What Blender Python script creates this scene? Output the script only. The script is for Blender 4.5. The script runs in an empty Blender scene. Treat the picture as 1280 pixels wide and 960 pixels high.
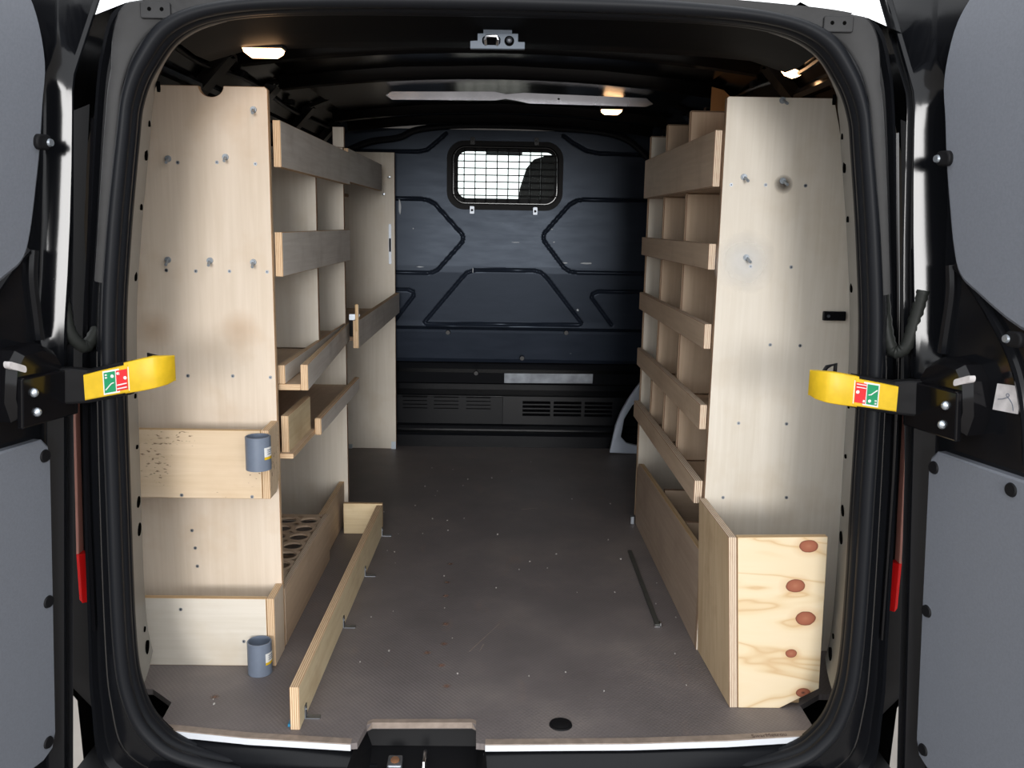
import bpy, bmesh, math, random
from mathutils import Vector, Matrix
random.seed(7)
S = bpy.context.scene
COL = S.collection

# ------------------------------------------------------------------ camera, sky, light, exposure
cam_d = bpy.data.cameras.new('camera')
cam_d.sensor_width = 36.0
cam_d.lens = 1118.03 * 36.0 / 1280.0
cam_d.clip_start = 0.05
cam = bpy.data.objects.new('camera', cam_d); COL.objects.link(cam)
_p, _y, _r = 0.1774, 0.0149, 0.017
fw = Vector((math.sin(_y)*math.cos(_p), math.cos(_y)*math.cos(_p), -math.sin(_p)))
rt = Vector((math.cos(_y), -math.sin(_y), 0)); up = rt.cross(fw)
r2 = rt*math.cos(_r) + up*math.sin(_r); u2 = -rt*math.sin(_r) + up*math.cos(_r)
mw = Matrix((( r2.x, u2.x, -fw.x, 0.0095), (r2.y, u2.y, -fw.y, -1.7348), (r2.z, u2.z, -fw.z, 1.06), (0, 0, 0, 1)))
cam.matrix_world = mw
S.camera = cam

world = bpy.data.worlds.new('overcast_sky'); S.world = world
world.use_nodes = True
bg = world.node_tree.nodes['Background']
bg.inputs['Color'].default_value = (0.955, 0.975, 1.0, 1)
bg.inputs['Strength'].default_value = 2.0

sun_d = bpy.data.lights.new('hazy_daylight', 'SUN')
sun_d.energy = 1.65; sun_d.angle = math.radians(15.0); sun_d.color = (1.0, 0.985, 0.97)
sun = bpy.data.objects.new('hazy_daylight', sun_d); COL.objects.link(sun)
_el, _az = math.radians(4.5), math.radians(2.0)
sun_dir = Vector((-math.sin(_az)*math.cos(_el), math.cos(_az)*math.cos(_el), -math.sin(_el)))
sun.rotation_euler = sun_dir.to_track_quat('-Z', 'Y').to_euler()
sun.location = (0.7, -14, 3)

S.view_settings.view_transform = 'Standard'
S.view_settings.look = 'None'
S.view_settings.exposure = 0.0
S.view_settings.gamma = 1.0
S.view_settings.use_curve_mapping = False

# ------------------------------------------------------------------ materials
MATS = {}
def nt_new(name):
    m = bpy.data.materials.new(name); m.use_nodes = True
    MATS[name] = m
    return m, m.node_tree, m.node_tree.nodes['Principled BSDF']

def lin(c):
    return tuple(((v/255.0)/12.92 if v/255.0 <= 0.04045 else ((v/255.0+0.055)/1.055)**2.4) for v in c) + (1.0,)

def add(nt, kind, **kw):
    n = nt.nodes.new(kind)
    for k, v in kw.items():
        if k in n.inputs: n.inputs[k].default_value = v
        else: setattr(n, k, v)
    return n

def ramp(nt, stops):
    r = nt.nodes.new('ShaderNodeValToRGB')
    e = r.color_ramp.elements
    while len(e) < len(stops): e.new(0.5)
    for i, (p, c) in enumerate(stops):
        e[i].position = p; e[i].color = c
    return r

def mixc(nt, fac, a, b):
    m = nt.nodes.new('ShaderNodeMix'); m.data_type = 'RGBA'
    for i, v in ((0, fac), (6, a), (7, b)):
        if hasattr(v, 'is_output'): nt.links.new(v, m.inputs[i])
        else: m.inputs[i].default_value = v
    return m.outputs[2]

def mathn(nt, op, a, b=None, c=None, clamp=False):
    m = nt.nodes.new('ShaderNodeMath'); m.operation = op; m.use_clamp = clamp
    for i, v in enumerate((a, b, c)):
        if v is None: continue
        if hasattr(v, 'is_output'): nt.links.new(v, m.inputs[i])
        else: m.inputs[i].default_value = v
    return m.outputs[0]

def plain(name, rgb, rough=0.5, metal=0.0, spec=0.5, noise=0.0, nscale=20.0, bump=0.0, coat=0.0, emit=None):
    m, nt, b = nt_new(name)
    c = rgb if len(rgb) == 4 else lin(rgb)
    b.inputs['Base Color'].default_value = c
    b.inputs['Roughness'].default_value = rough
    b.inputs['Metallic'].default_value = metal
    b.inputs['Specular IOR Level'].default_value = spec
    b.inputs['Coat Weight'].default_value = coat
    tc = add(nt, 'ShaderNodeTexCoord')
    nz = add(nt, 'ShaderNodeTexNoise', Scale=nscale, Detail=5.0)
    nt.links.new(tc.outputs['Object'], nz.inputs['Vector'])
    if noise > 0:
        d = tuple(v*(1-noise) for v in c[:3]) + (1,); l = tuple(min(1, v*(1+noise)) for v in c[:3]) + (1,)
        r = ramp(nt, [(0.35, d), (0.65, l)])
        nt.links.new(nz.outputs['Fac'], r.inputs['Fac']); nt.links.new(r.outputs['Color'], b.inputs['Base Color'])
        rr = mathn(nt, 'MULTIPLY_ADD', nz.outputs['Fac'], 0.25, rough-0.12, clamp=True)
        nt.links.new(rr, b.inputs['Roughness'])
    if bump > 0:
        bp = add(nt, 'ShaderNodeBump', Strength=bump, Distance=0.002)
        nt.links.new(nz.outputs['Fac'], bp.inputs['Height']); nt.links.new(bp.outputs['Normal'], b.inputs['Normal'])
    if emit:
        b.inputs['Emission Color'].default_value = emit[0]; b.inputs['Emission Strength'].default_value = emit[1]
    return m

def wood(name, light, dark, stain, stain_amt=0.5, rough=0.6, grain=1.0, spots=0.0):
    """rotary-cut veneer: u runs along the grain, v across it (metres)"""
    m, nt, b = nt_new(name)
    uv = add(nt, 'ShaderNodeUVMap'); oi = add(nt, 'ShaderNodeObjectInfo')
    off = add(nt, 'ShaderNodeVectorMath', operation='SCALE'); off.inputs[0].default_value = (7.3, 3.1, 0); nt.links.new(oi.outputs['Random'], off.inputs['Scale'])
    v0 = add(nt, 'ShaderNodeVectorMath', operation='ADD'); nt.links.new(uv.outputs['UV'], v0.inputs[0]); nt.links.new(off.outputs[0], v0.inputs[1])
    mp = add(nt, 'ShaderNodeMapping'); mp.inputs['Scale'].default_value = (2.2, 55*grain, 1); nt.links.new(v0.outputs[0], mp.inputs['Vector'])
    n1 = add(nt, 'ShaderNodeTexNoise', Scale=1.6, Detail=6.0, Roughness=0.62, Distortion=0.5); nt.links.new(mp.outputs[0], n1.inputs['Vector'])
    mp3 = add(nt, 'ShaderNodeMapping'); mp3.inputs['Scale'].default_value = (1.2, 7, 1); nt.links.new(v0.outputs[0], mp3.inputs['Vector'])
    n3 = add(nt, 'ShaderNodeTexNoise', Scale=1.3, Detail=3.0, Distortion=1.2); nt.links.new(mp3.outputs[0], n3.inputs['Vector'])
    g = mathn(nt, 'ADD', mathn(nt, 'MULTIPLY', n1.outputs['Fac'], 0.55), mathn(nt, 'MULTIPLY', n3.outputs['Fac'], 0.45))
    r1 = ramp(nt, [(0.36, lin(dark)), (0.62, lin(light))]); nt.links.new(g, r1.inputs['Fac'])
    n2 = add(nt, 'ShaderNodeTexNoise', Scale=5.5, Detail=4.0, Roughness=0.6); nt.links.new(v0.outputs[0], n2.inputs['Vector'])
    r2_ = ramp(nt, [(0.52, (0, 0, 0, 1)), (0.72, (1, 1, 1, 1))]); nt.links.new(n2.outputs['Fac'], r2_.inputs['Fac'])
    f2 = mathn(nt, 'MULTIPLY', r2_.outputs['Color'], stain_amt)
    c = mixc(nt, f2, r1.outputs['Color'], lin(stain))
    if spots > 0:
        mp2 = add(nt, 'ShaderNodeMapping'); mp2.inputs['Scale'].default_value = (70, 150, 1); nt.links.new(v0.outputs[0], mp2.inputs['Vector'])
        n4 = add(nt, 'ShaderNodeTexNoise', Scale=1.0, Detail=3.0); nt.links.new(mp2.outputs[0], n4.inputs['Vector'])
        n5 = add(nt, 'ShaderNodeTexNoise', Scale=7.0, Detail=1.0); nt.links.new(v0.outputs[0], n5.inputs['Vector'])
        k = mathn(nt, 'MULTIPLY', n4.outputs['Fac'], n5.outputs['Fac'])
        r4 = ramp(nt, [(0.355, (0, 0, 0, 1)), (0.40, (1, 1, 1, 1))]); nt.links.new(k, r4.inputs['Fac'])
        c = mixc(nt, mathn(nt, 'MULTIPLY', r4.outputs['Color'], spots), c, lin((112, 84, 62)))
    nt.links.new(c, b.inputs['Base Color'])
    b.inputs['Roughness'].default_value = rough; b.inputs['Specular IOR Level'].default_value = 0.25
    bp = add(nt, 'ShaderNodeBump', Strength=0.12, Distance=0.001)
    nt.links.new(n1.outputs['Fac'], bp.inputs['Height']); nt.links.new(bp.outputs['Normal'], b.inputs['Normal'])
    return m

def ply_edge(name, light, dark, plies=4.5, rough=0.7):
    m, nt, b = nt_new(name)
    uv = add(nt, 'ShaderNodeUVMap'); sx = add(nt, 'ShaderNodeSeparateXYZ'); nt.links.new(uv.outputs['UV'], sx.inputs[0])
    mp = add(nt, 'ShaderNodeMapping'); mp.inputs['Scale'].default_value = (9, 2, 1); nt.links.new(uv.outputs['UV'], mp.inputs['Vector'])
    nz = add(nt, 'ShaderNodeTexNoise', Scale=4.0, Detail=4.0); nt.links.new(mp.outputs[0], nz.inputs['Vector'])
    v = mathn(nt, 'MULTIPLY_ADD', nz.outputs['Fac'], 0.05, sx.outputs['Y'])
    s = mathn(nt, 'SINE', mathn(nt, 'MULTIPLY', v, plies*2*math.pi))
    s = mathn(nt, 'MULTIPLY_ADD', s, 0.5, 0.5)
    r = ramp(nt, [(0.35, lin(light)), (0.85, lin(dark))]); nt.links.new(s, r.inputs['Fac'])
    r3 = ramp(nt, [(0.55, (0, 0, 0, 1)), (0.75, (1, 1, 1, 1))]); nt.links.new(nz.outputs['Fac'], r3.inputs['Fac'])
    c = mixc(nt, mathn(nt, 'MULTIPLY', r3.outputs['Color'], 0.25), r.outputs['Color'], lin((120, 88, 62)))
    nt.links.new(c, b.inputs['Base Color']); b.inputs['Roughness'].default_value = rough; b.inputs['Specular IOR Level'].default_value = 0.2
    return m

wood('birch', (226, 211, 193), (216, 200, 180), (202, 175, 143), 0.45)
wood('birch_pale', (224, 216, 203), (214, 205, 190), (200, 184, 160), 0.40)
wood('birch_spotted', (228, 206, 178), (216, 192, 160), (200, 168, 130), 0.35, spots=0.85)
wood('grey_ply', (230, 224, 216), (212, 204, 194), (184, 174, 162), 0.5)
wood('brown_ply', (206, 183, 158), (190, 166, 141), (166, 140, 116), 0.45)
wood('dark_ply', (176, 156, 138), (160, 140, 122), (140, 120, 104), 0.4)
wood('pine_side', (214, 190, 156), (190, 162, 126), (166, 134, 98), 0.5, grain=0.5)
wood('yellow_ply', (232, 214, 178), (216, 194, 154), (188, 158, 118), 0.45)
ply_edge('ply_edge', (226, 202, 168), (184, 144, 108))
ply_edge('ply_edge_pale', (222, 208, 184), (166, 132, 112), 4.5)
ply_edge('solid_edge', (206, 178, 140), (196, 164, 124), 1.0)
ply_edge('dark_edge', (176, 152, 128), (128, 100, 80), 3.5)

# knotty pine face: knots at fixed places (u along x, v along z, metres from the board's lower left)
def knotty():
    m, nt, b = nt_new('knotty_pine')
    uv = add(nt, 'ShaderNodeUVMap')
    mp = add(nt, 'ShaderNodeMapping'); mp.inputs['Scale'].default_value = (2.4, 9, 1); nt.links.new(uv.outputs['UV'], mp.inputs['Vector'])
    n1 = add(nt, 'ShaderNodeTexNoise', Scale=1.0, Detail=2.0, Distortion=1.0); nt.links.new(mp.outputs[0], n1.inputs['Vector'])
    bands = mathn(nt, 'PINGPONG', mathn(nt, 'MULTIPLY', n1.outputs['Fac'], 5.0), 0.5)
    r = ramp(nt, [(0.0, lin((206, 176, 136))), (0.07, lin((219, 197, 160))), (0.2, lin((226, 208, 176))), (0.5, lin((227, 210, 180)))])
    nt.links.new(bands, r.inputs['Fac'])
    mp2 = add(nt, 'ShaderNodeMapping'); mp2.inputs['Scale'].default_value = (4, 150, 1); nt.links.new(uv.outputs['UV'], mp2.inputs['Vector'])
    n2 = add(nt, 'ShaderNodeTexNoise', Scale=1.0, Detail=3.0); nt.links.new(mp2.outputs[0], n2.inputs['Vector'])
    c = mixc(nt, mathn(nt, 'MULTIPLY', n2.outputs['Fac'], 0.18), r.outputs['Color'], lin((226, 198, 152)))
    sx = add(nt, 'ShaderNodeSeparateXYZ'); nt.links.new(uv.outputs['UV'], sx.inputs[0])
    nn = add(nt, 'ShaderNodeTexNoise', Scale=45.0, Detail=2.0); nt.links.new(uv.outputs['UV'], nn.inputs['Vector'])
    for (kx, kz, ra, rb, dk) in KNOTS:
        dx = mathn(nt, 'DIVIDE', mathn(nt, 'SUBTRACT', sx.outputs['X'], kx), ra)
        dz = mathn(nt, 'DIVIDE', mathn(nt, 'SUBTRACT', sx.outputs['Y'], kz), rb)
        d = mathn(nt, 'SQRT', mathn(nt, 'ADD', mathn(nt, 'MULTIPLY', dx, dx), mathn(nt, 'MULTIPLY', dz, dz)))
        d = mathn(nt, 'ADD', d, mathn(nt, 'MULTIPLY_ADD', nn.outputs['Fac'], 0.3, -0.15))
        halo = ramp(nt, [(0.5, (1, 1, 1, 1)), (0.98, (0, 0, 0, 1))])
        nt.links.new(mathn(nt, 'MULTIPLY', d, 0.5), halo.inputs['Fac'])
        c = mixc(nt, mathn(nt, 'MULTIPLY', halo.outputs['Color'], 0.35), c, lin((196, 150, 100)))
        kr = ramp(nt, [(0.0, lin((168, 110, 84) if not dk else (70, 50, 44))), (0.35, lin((160, 98, 74))), (0.8, lin((150, 90, 68))), (1.0, lin((112, 62, 46)))])
        nt.links.new(d, kr.inputs['Fac'])
        f = ramp(nt, [(0.97, (1, 1, 1, 1)), (1.0, (0, 0, 0, 1))]); nt.links.new(mathn(nt, 'MULTIPLY', d, 0.99), f.inputs['Fac'])
        c = mixc(nt, f.outputs['Color'], c, kr.outputs['Color'])
    nt.links.new(c, b.inputs['Base Color']); b.inputs['Roughness'].default_value = 0.55; b.inputs['Specular IOR Level'].default_value = 0.25
KNOTS = [(0.687, 0.382, 0.021, 0.0145, 0), (0.664, 0.291, 0.021, 0.015, 0), (0.692, 0.215, 0.0225, 0.0165, 0), (0.666, 0.132, 0.013, 0.010, 0), (0.700, 0.038, 0.017, 0.011, 1)]
knotty()

plain('paint_black', (0.006, 0.0065, 0.008, 1), 0.2, spec=0.22)
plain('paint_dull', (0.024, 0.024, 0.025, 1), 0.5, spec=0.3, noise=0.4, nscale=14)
plain('door_paint', (0.006, 0.0065, 0.008, 1), 0.13, spec=0.3)
plain('roof_black', (0.004, 0.004, 0.0045, 1), 0.2, spec=0.2)
plain('header_black', (0.004, 0.004, 0.0045, 1), 0.6, spec=0.06)
plain('rubber', (0.007, 0.008, 0.0105, 1), 0.5, spec=0.2)
plain('rubber_dark', (0.006, 0.006, 0.007, 1), 0.6, spec=0.2)
plain('plastic_black', (0.006, 0.006, 0.007, 1), 0.35, spec=0.25)
plain('plastic_gloss', (0.005, 0.005, 0.006, 1), 0.14, spec=0.3)
plain('lining_grey', (110, 114, 122), 0.55, spec=0.3, noise=0.05, nscale=220, bump=0.15)
plain('pipe_grey', (112, 122, 138), 0.38, spec=0.4, noise=0.06, nscale=30)
plain('trim_grey', (196, 204, 218), 0.45, spec=0.4)
plain('steel', (190, 192, 195), 0.28, metal=1.0)
plain('plate_paint', (186, 188, 196), 0.25, metal=0.95, noise=0.3, nscale=5)
plain('steel_dull', (150, 155, 162), 0.45, metal=1.0, noise=0.2)
plain('zinc', (196, 205, 214), 0.35, metal=0.85)
plain('alu_edge', (222, 226, 232), 0.4, metal=0.1, spec=0.6)
plain('alu_tan', (142, 128, 117), 0.5, noise=0.15, nscale=50)
plain('jamb_paint', (108, 107, 103), 0.42, spec=0.4, noise=0.22, nscale=9)
plain('yellow', (216, 178, 34), 0.42, spec=0.4, noise=0.06, nscale=60)
plain('white', (226, 226, 224), 0.5)
plain('sticker_paper', (206, 202, 202), 0.6, noise=0.12, nscale=60)
plain('green', (0, 138, 88), 0.5)
plain('red', (214, 28, 36), 0.5)
plain('red_lens', (0.85, 0.012, 0.012, 1), 0.2, spec=0.6)
plain('amber_lens', (226, 158, 142), 0.25, spec=0.6)
plain('hole_dark', (0.003, 0.003, 0.003, 1), 0.9, spec=0.0)
plain('seat_cloth', (0.012, 0.013, 0.015, 1), 0.8, spec=0.1)
plain('rust', (108, 72, 46), 0.8, noise=0.5, nscale=30)
plain('orange_tan', (226, 158, 92), 0.6)
plain('concrete', (150, 143, 136), 0.85, noise=0.18, nscale=2.0)
plain('print_brown', (84, 68, 62), 0.7)
plain('crumb', (196, 192, 188), 0.8)
plain('blue_plastic', (40, 130, 170), 0.5)
plain('tube_grey', (70, 70, 66), 0.5, noise=0.2)
plain('tube_dark', (38, 40, 38), 0.5, spec=0.2)
plain('lamp_lens', (255, 225, 190), 0.4, emit=((1.0, 0.56, 0.27, 1), 9.0))

def soft_disc(name, rgb, rad, strength, inner=0.35):
    m, nt, b = nt_new(name)
    b.inputs['Base Color'].default_value = lin(rgb); b.inputs['Roughness'].default_value = 0.7
    out = nt.nodes['Material Output']; tc = add(nt, 'ShaderNodeTexCoord'); ln = add(nt, 'ShaderNodeVectorMath', operation='LENGTH')
    nt.links.new(tc.outputs['Object'], ln.inputs[0])
    nz = add(nt, 'ShaderNodeTexNoise', Scale=22.0, Detail=4.0); nt.links.new(tc.outputs['Object'], nz.inputs['Vector'])
    d = mathn(nt, 'ADD', mathn(nt, 'DIVIDE', ln.outputs['Value'], rad), mathn(nt, 'MULTIPLY_ADD', nz.outputs['Fac'], 0.3, -0.15))
    r = ramp(nt, [(inner, (strength,)*3+(1,)), (0.98, (0, 0, 0, 1))]); nt.links.new(d, r.inputs['Fac'])
    t = add(nt, 'ShaderNodeBsdfTransparent'); mx = add(nt, 'ShaderNodeMixShader')
    nt.links.new(r.outputs['Color'], mx.inputs[0]); nt.links.new(t.outputs[0], mx.inputs[1]); nt.links.new(b.outputs[0], mx.inputs[2]); nt.links.new(mx.outputs[0], out.inputs['Surface'])
soft_disc('filler', (226, 225, 222), 0.078, 0.62, 0.25)
soft_disc('tan_disc', (200, 162, 118), 0.052, 0.26, 0.05)
soft_disc('floor_stain', (150, 112, 92), 0.012, 0.7, 0.1)
soft_disc('knot_stain', (96, 88, 80), 0.024, 0.75, 0.3)

def bulk_mat():
    m, nt, b = nt_new('bulkhead_paint')
    tc = add(nt, 'ShaderNodeTexCoord')
    mp = add(nt, 'ShaderNodeMapping'); mp.inputs['Scale'].default_value = (2.0, 1, 9.0); nt.links.new(tc.outputs['Object'], mp.inputs['Vector'])
    n = add(nt, 'ShaderNodeTexNoise', Scale=3.0, Detail=6.0, Roughness=0.65); nt.links.new(mp.outputs[0], n.inputs['Vector'])
    r = ramp(nt, [(0.3, (0.011, 0.015, 0.024, 1)), (0.7, (0.017, 0.022, 0.034, 1))]); nt.links.new(n.outputs['Fac'], r.inputs['Fac'])
    mp2 = add(nt, 'ShaderNodeMapping'); mp2.inputs['Scale'].default_value = (9.0, 1, 40.0); nt.links.new(tc.outputs['Object'], mp2.inputs['Vector'])
    n2 = add(nt, 'ShaderNodeTexNoise', Scale=1.4, Detail=3.0); nt.links.new(mp2.outputs[0], n2.inputs['Vector'])
    r2_ = ramp(nt, [(0.755, (0, 0, 0, 1)), (0.79, (1, 1, 1, 1))]); nt.links.new(n2.outputs['Fac'], r2_.inputs['Fac'])
    c = mixc(nt, r2_.outputs['Color'], r.outputs['Color'], (0.35, 0.36, 0.37, 1))
    nt.links.new(c, b.inputs['Base Color'])
    rr = mathn(nt, 'MULTIPLY_ADD', n.outputs['Fac'], 0.18, 0.30); nt.links.new(rr, b.inputs['Roughness'])
    b.inputs['Specular IOR Level'].default_value = 0.34; b.inputs['Specular Tint'].default_value = (0.70, 0.82, 1.0, 1)
bulk_mat()

def floor_mat():
    m, nt, b = nt_new('phenolic_floor')
    tc = add(nt, 'ShaderNodeTexCoord'); sx = add(nt, 'ShaderNodeSeparateXYZ'); nt.links.new(tc.outputs['Object'], sx.inputs[0])
    k = 2*math.pi/0.0105
    wx = mathn(nt, 'SINE', mathn(nt, 'MULTIPLY', sx.outputs['X'], k)); wy = mathn(nt, 'SINE', mathn(nt, 'MULTIPLY', sx.outputs['Y'], k*0.8))
    w = mathn(nt, 'MULTIPLY', wx, wy)
    n = add(nt, 'ShaderNodeTexNoise', Scale=3.2, Detail=7.0, Roughness=0.62); nt.links.new(tc.outputs['Object'], n.inputs['Vector'])
    r = ramp(nt, [(0.3, lin((106, 100, 99))), (0.5, lin((119, 112, 111))), (0.72, lin((136, 128, 124)))]); nt.links.new(n.outputs['Fac'], r.inputs['Fac'])
    c = mixc(nt, mathn(nt, 'MULTIPLY_ADD', w, 0.09, 0.09), r.outputs['Color'], lin((62, 54, 54)))
    n2 = add(nt, 'ShaderNodeTexNoise', Scale=7.0, Detail=4.0); mp = add(nt, 'ShaderNodeMapping'); mp.inputs['Scale'].default_value = (2.2, 0.7, 1); mp.inputs['Rotation'].default_value = (0, 0, 0.6)
    nt.links.new(tc.outputs['Object'], mp.inputs['Vector']); nt.links.new(mp.outputs[0], n2.inputs['Vector'])
    r2_ = ramp(nt, [(0.62, (0, 0, 0, 1)), (0.8, (1, 1, 1, 1))]); nt.links.new(n2.outputs['Fac'], r2_.inputs['Fac'])
    c = mixc(nt, mathn(nt, 'MULTIPLY', r2_.outputs['Color'], 0.35), c, lin((136, 116, 104)))
    nt.links.new(c, b.inputs['Base Color'])
    rr = mathn(nt, 'MULTIPLY_ADD', n.outputs['Fac'], 0.2, 0.42); nt.links.new(rr, b.inputs['Roughness'])
    b.inputs['Specular IOR Level'].default_value = 0.35
    bp = add(nt, 'ShaderNodeBump', Strength=0.25, Distance=0.0008); nt.links.new(w, bp.inputs['Height']); nt.links.new(bp.outputs['Normal'], b.inputs['Normal'])
floor_mat()

def pane_mat():
    m, nt, b = nt_new('clear_pane')
    out = nt.nodes['Material Output']
    t = add(nt, 'ShaderNodeBsdfTransparent'); t.inputs[0].default_value = (0.93, 0.97, 0.95, 1)
    g = add(nt, 'ShaderNodeBsdfGlossy', Roughness=0.3)
    fr = add(nt, 'ShaderNodeValue'); fr.outputs[0].default_value = 0.002
    mx = add(nt, 'ShaderNodeMixShader'); nt.links.new(fr.outputs[0], mx.inputs[0]); nt.links.new(t.outputs[0], mx.inputs[1]); nt.links.new(g.outputs[0], mx.inputs[2])
    nt.links.new(mx.outputs[0], out.inputs['Surface'])
pane_mat()

# ------------------------------------------------------------------ mesh helpers
WLOC = {}
class M:
    def __init__(s): s.v = []; s.f = []; s.m = []; s.uv = {}
    def add(s, verts, faces, mi=0):
        b = len(s.v); s.v += [tuple(v) for v in verts]
        for f in faces: s.f.append([b+i for i in f]); s.m.append(mi)
        return s
    def box(s, lo, hi, mi=0):
        x0, y0, z0 = lo; x1, y1, z1 = hi
        return s.add([(x0,y0,z0),(x1,y0,z0),(x1,y1,z0),(x0,y1,z0),(x0,y0,z1),(x1,y0,z1),(x1,y1,z1),(x0,y1,z1)],
                     [(0,3,2,1),(4,5,6,7),(0,1,5,4),(1,2,6,5),(2,3,7,6),(3,0,4,7)], mi)
    def prism(s, pts, fn, t0, t1, mi=0):
        n = len(pts)
        v = [fn(a, b, t0) for a, b in pts] + [fn(a, b, t1) for a, b in pts]
        f = [tuple(range(n))[::-1], tuple(range(n, 2*n))] + [(i, (i+1) % n, n+(i+1) % n, n+i) for i in range(n)]
        return s.add(v, f, mi)
    def cyl(s, a, b, r0, r1=None, n=14, caps=True, mi=0):
        a = Vector(a); b = Vector(b); r1 = r0 if r1 is None else r1
        d = (b-a).normalized(); e = d.orthogonal().normalized(); g = d.cross(e)
        v = [a+(e*math.cos(2*math.pi*i/n)+g*math.sin(2*math.pi*i/n))*r0 for i in range(n)] + [b+(e*math.cos(2*math.pi*i/n)+g*math.sin(2*math.pi*i/n))*r1 for i in range(n)]
        f = [(i, (i+1) % n, n+(i+1) % n, n+i) for i in range(n)]
        if caps: f += [tuple(range(n))[::-1], tuple(range(n, 2*n))]
        return s.add(v, f, mi)
    def tube(s, pts, r, n=8, closed=False, mi=0, caps=True):
        pts = [Vector(p) for p in pts]; N = len(pts); rings = []; prev = None
        for i, p in enumerate(pts):
            if closed: d = pts[(i+1) % N]-pts[i-1]
            else: d = pts[min(i+1, N-1)]-pts[max(i-1, 0)]
            d.normalize()
            if prev is None: e = d.orthogonal().normalized()
            else: e = (prev - d*prev.dot(d)).normalized()
            prev = e; g = d.cross(e)
            rr = r[i] if isinstance(r, (list, tuple)) else r
            rings.append([p+(e*math.cos(2*math.pi*k/n)+g*math.sin(2*math.pi*k/n))*rr for k in range(n)])
        v = [q for rg in rings for q in rg]; f = []
        for i in range(N if closed else N-1):
            j = (i+1) % N
            for k in range(n): f.append((i*n+k, i*n+(k+1) % n, j*n+(k+1) % n, j*n+k))
        if not closed and caps: f += [tuple(range(n))[::-1], tuple(range((N-1)*n, N*n))]
        return s.add(v, f, mi)
    def loft(s, rows, closed=False, mi=0):
        n = len(rows[0]); v = [q for r in rows for q in r]; f = []
        for i in range(len(rows)-1):
            for k in range(n if closed else n-1):
                f.append((i*n+k, i*n+(k+1) % n, (i+1)*n+(k+1) % n, (i+1)*n+k))
        return s.add(v, f, mi)

def mk(name, m, mats, parent=None, smooth=False, bevel=0.0, seg=2, uvfn=None, recalc=True, origin=None, xf=None):
    if isinstance(mats, str): mats = [mats]
    bm = bmesh.new()
    vs = [bm.verts.new(v) for v in m.v]
    for f, mi in zip(m.f, m.m):
        try:
            fc = bm.faces.new([vs[i] for i in f]); fc.material_index = mi
        except ValueError: pass
    if recalc: bmesh.ops.recalc_face_normals(bm, faces=bm.faces[:])
    if bevel > 0:
        ed = [e for e in bm.edges if len(e.link_faces) == 2 and e.calc_face_angle(0) > 0.6]
        bmesh.ops.bevel(bm, geom=ed, offset=bevel, segments=seg, profile=0.5, affect='EDGES', clamp_overlap=True)
    if uvfn: uvfn(bm)
    if xf:
        for v in bm.verts: v.co = xf(v.co)
    xs = [v.co for v in bm.verts]
    c = origin or Vector(((min(v.x for v in xs)+max(v.x for v in xs))/2, (min(v.y for v in xs)+max(v.y for v in xs))/2, min(v.z for v in xs) if parent is None else (min(v.z for v in xs)+max(v.z for v in xs))/2))
    c = Vector(c)
    for v in bm.verts: v.co -= c
    me = bpy.data.meshes.new(name); bm.to_mesh(me); bm.free()
    for k in mats: me.materials.append(MATS[k])
    if smooth:
        for p in me.polygons: p.use_smooth = True
        me.set_sharp_from_angle(angle=math.radians(smooth if smooth is not True else 40))
    o = bpy.data.objects.new(name, me); COL.objects.link(o)
    place(o, c, parent)
    return o

def place(o, c, parent):
    WLOC[o.name] = Vector(c)
    if parent is not None:
        o.parent = parent; o.location = Vector(c) - WLOC[parent.name]
    else: o.location = c

def thing(name, loc, label, cat, group=None, kind=None):
    o = bpy.data.objects.new(name, None); COL.objects.link(o); o.empty_display_size = 0.05
    place(o, Vector(loc), None)
    return tag(o, label, cat, group, kind)

def tag(o, label=None, cat=None, group=None, kind=None):
    if label: o['label'] = label
    if cat: o['category'] = cat
    if group: o['group'] = group
    if kind: o['kind'] = kind
    return o

def dup(o, world, parent):
    c = o.copy(); COL.objects.link(c); c.parent = None; place(c, Vector(world), parent)
    return c

def board(name, parent, lo, hi, t, face='birch', edge='ply_edge', grain=None, bevel=0.0012, xf=None, uvw=False):
    """a plywood board: faces across axis t carry veneer, the rims show the plies"""
    lo = list(lo); hi = list(hi); m = M().box(lo, hi)
    oth = [i for i in range(3) if i != t]
    if grain is None: grain = oth[0] if hi[oth[0]]-lo[oth[0]] >= hi[oth[1]]-lo[oth[1]] else oth[1]
    cross = [i for i in oth if i != grain][0]
    def uvfn(bm):
        L = bm.loops.layers.uv.new('UVMap'); bm.normal_update()
        for f in bm.faces:
            n = f.normal
            if abs(n[t]) > 0.9:
                f.material_index = 0
                for l in f.loops:
                    l[L].uv = (l.vert.co[grain], l.vert.co[cross])
            else:
                f.material_index = 1
                r = oth[0] if abs(n[oth[0]]) < abs(n[oth[1]]) else oth[1]
                for l in f.loops:
                    l[L].uv = (l.vert.co[r], (l.vert.co[t]-lo[t])/(hi[t]-lo[t]))
    return mk(name, m, [face, edge], parent, bevel=bevel, seg=1, uvfn=uvfn, xf=xf)

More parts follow.
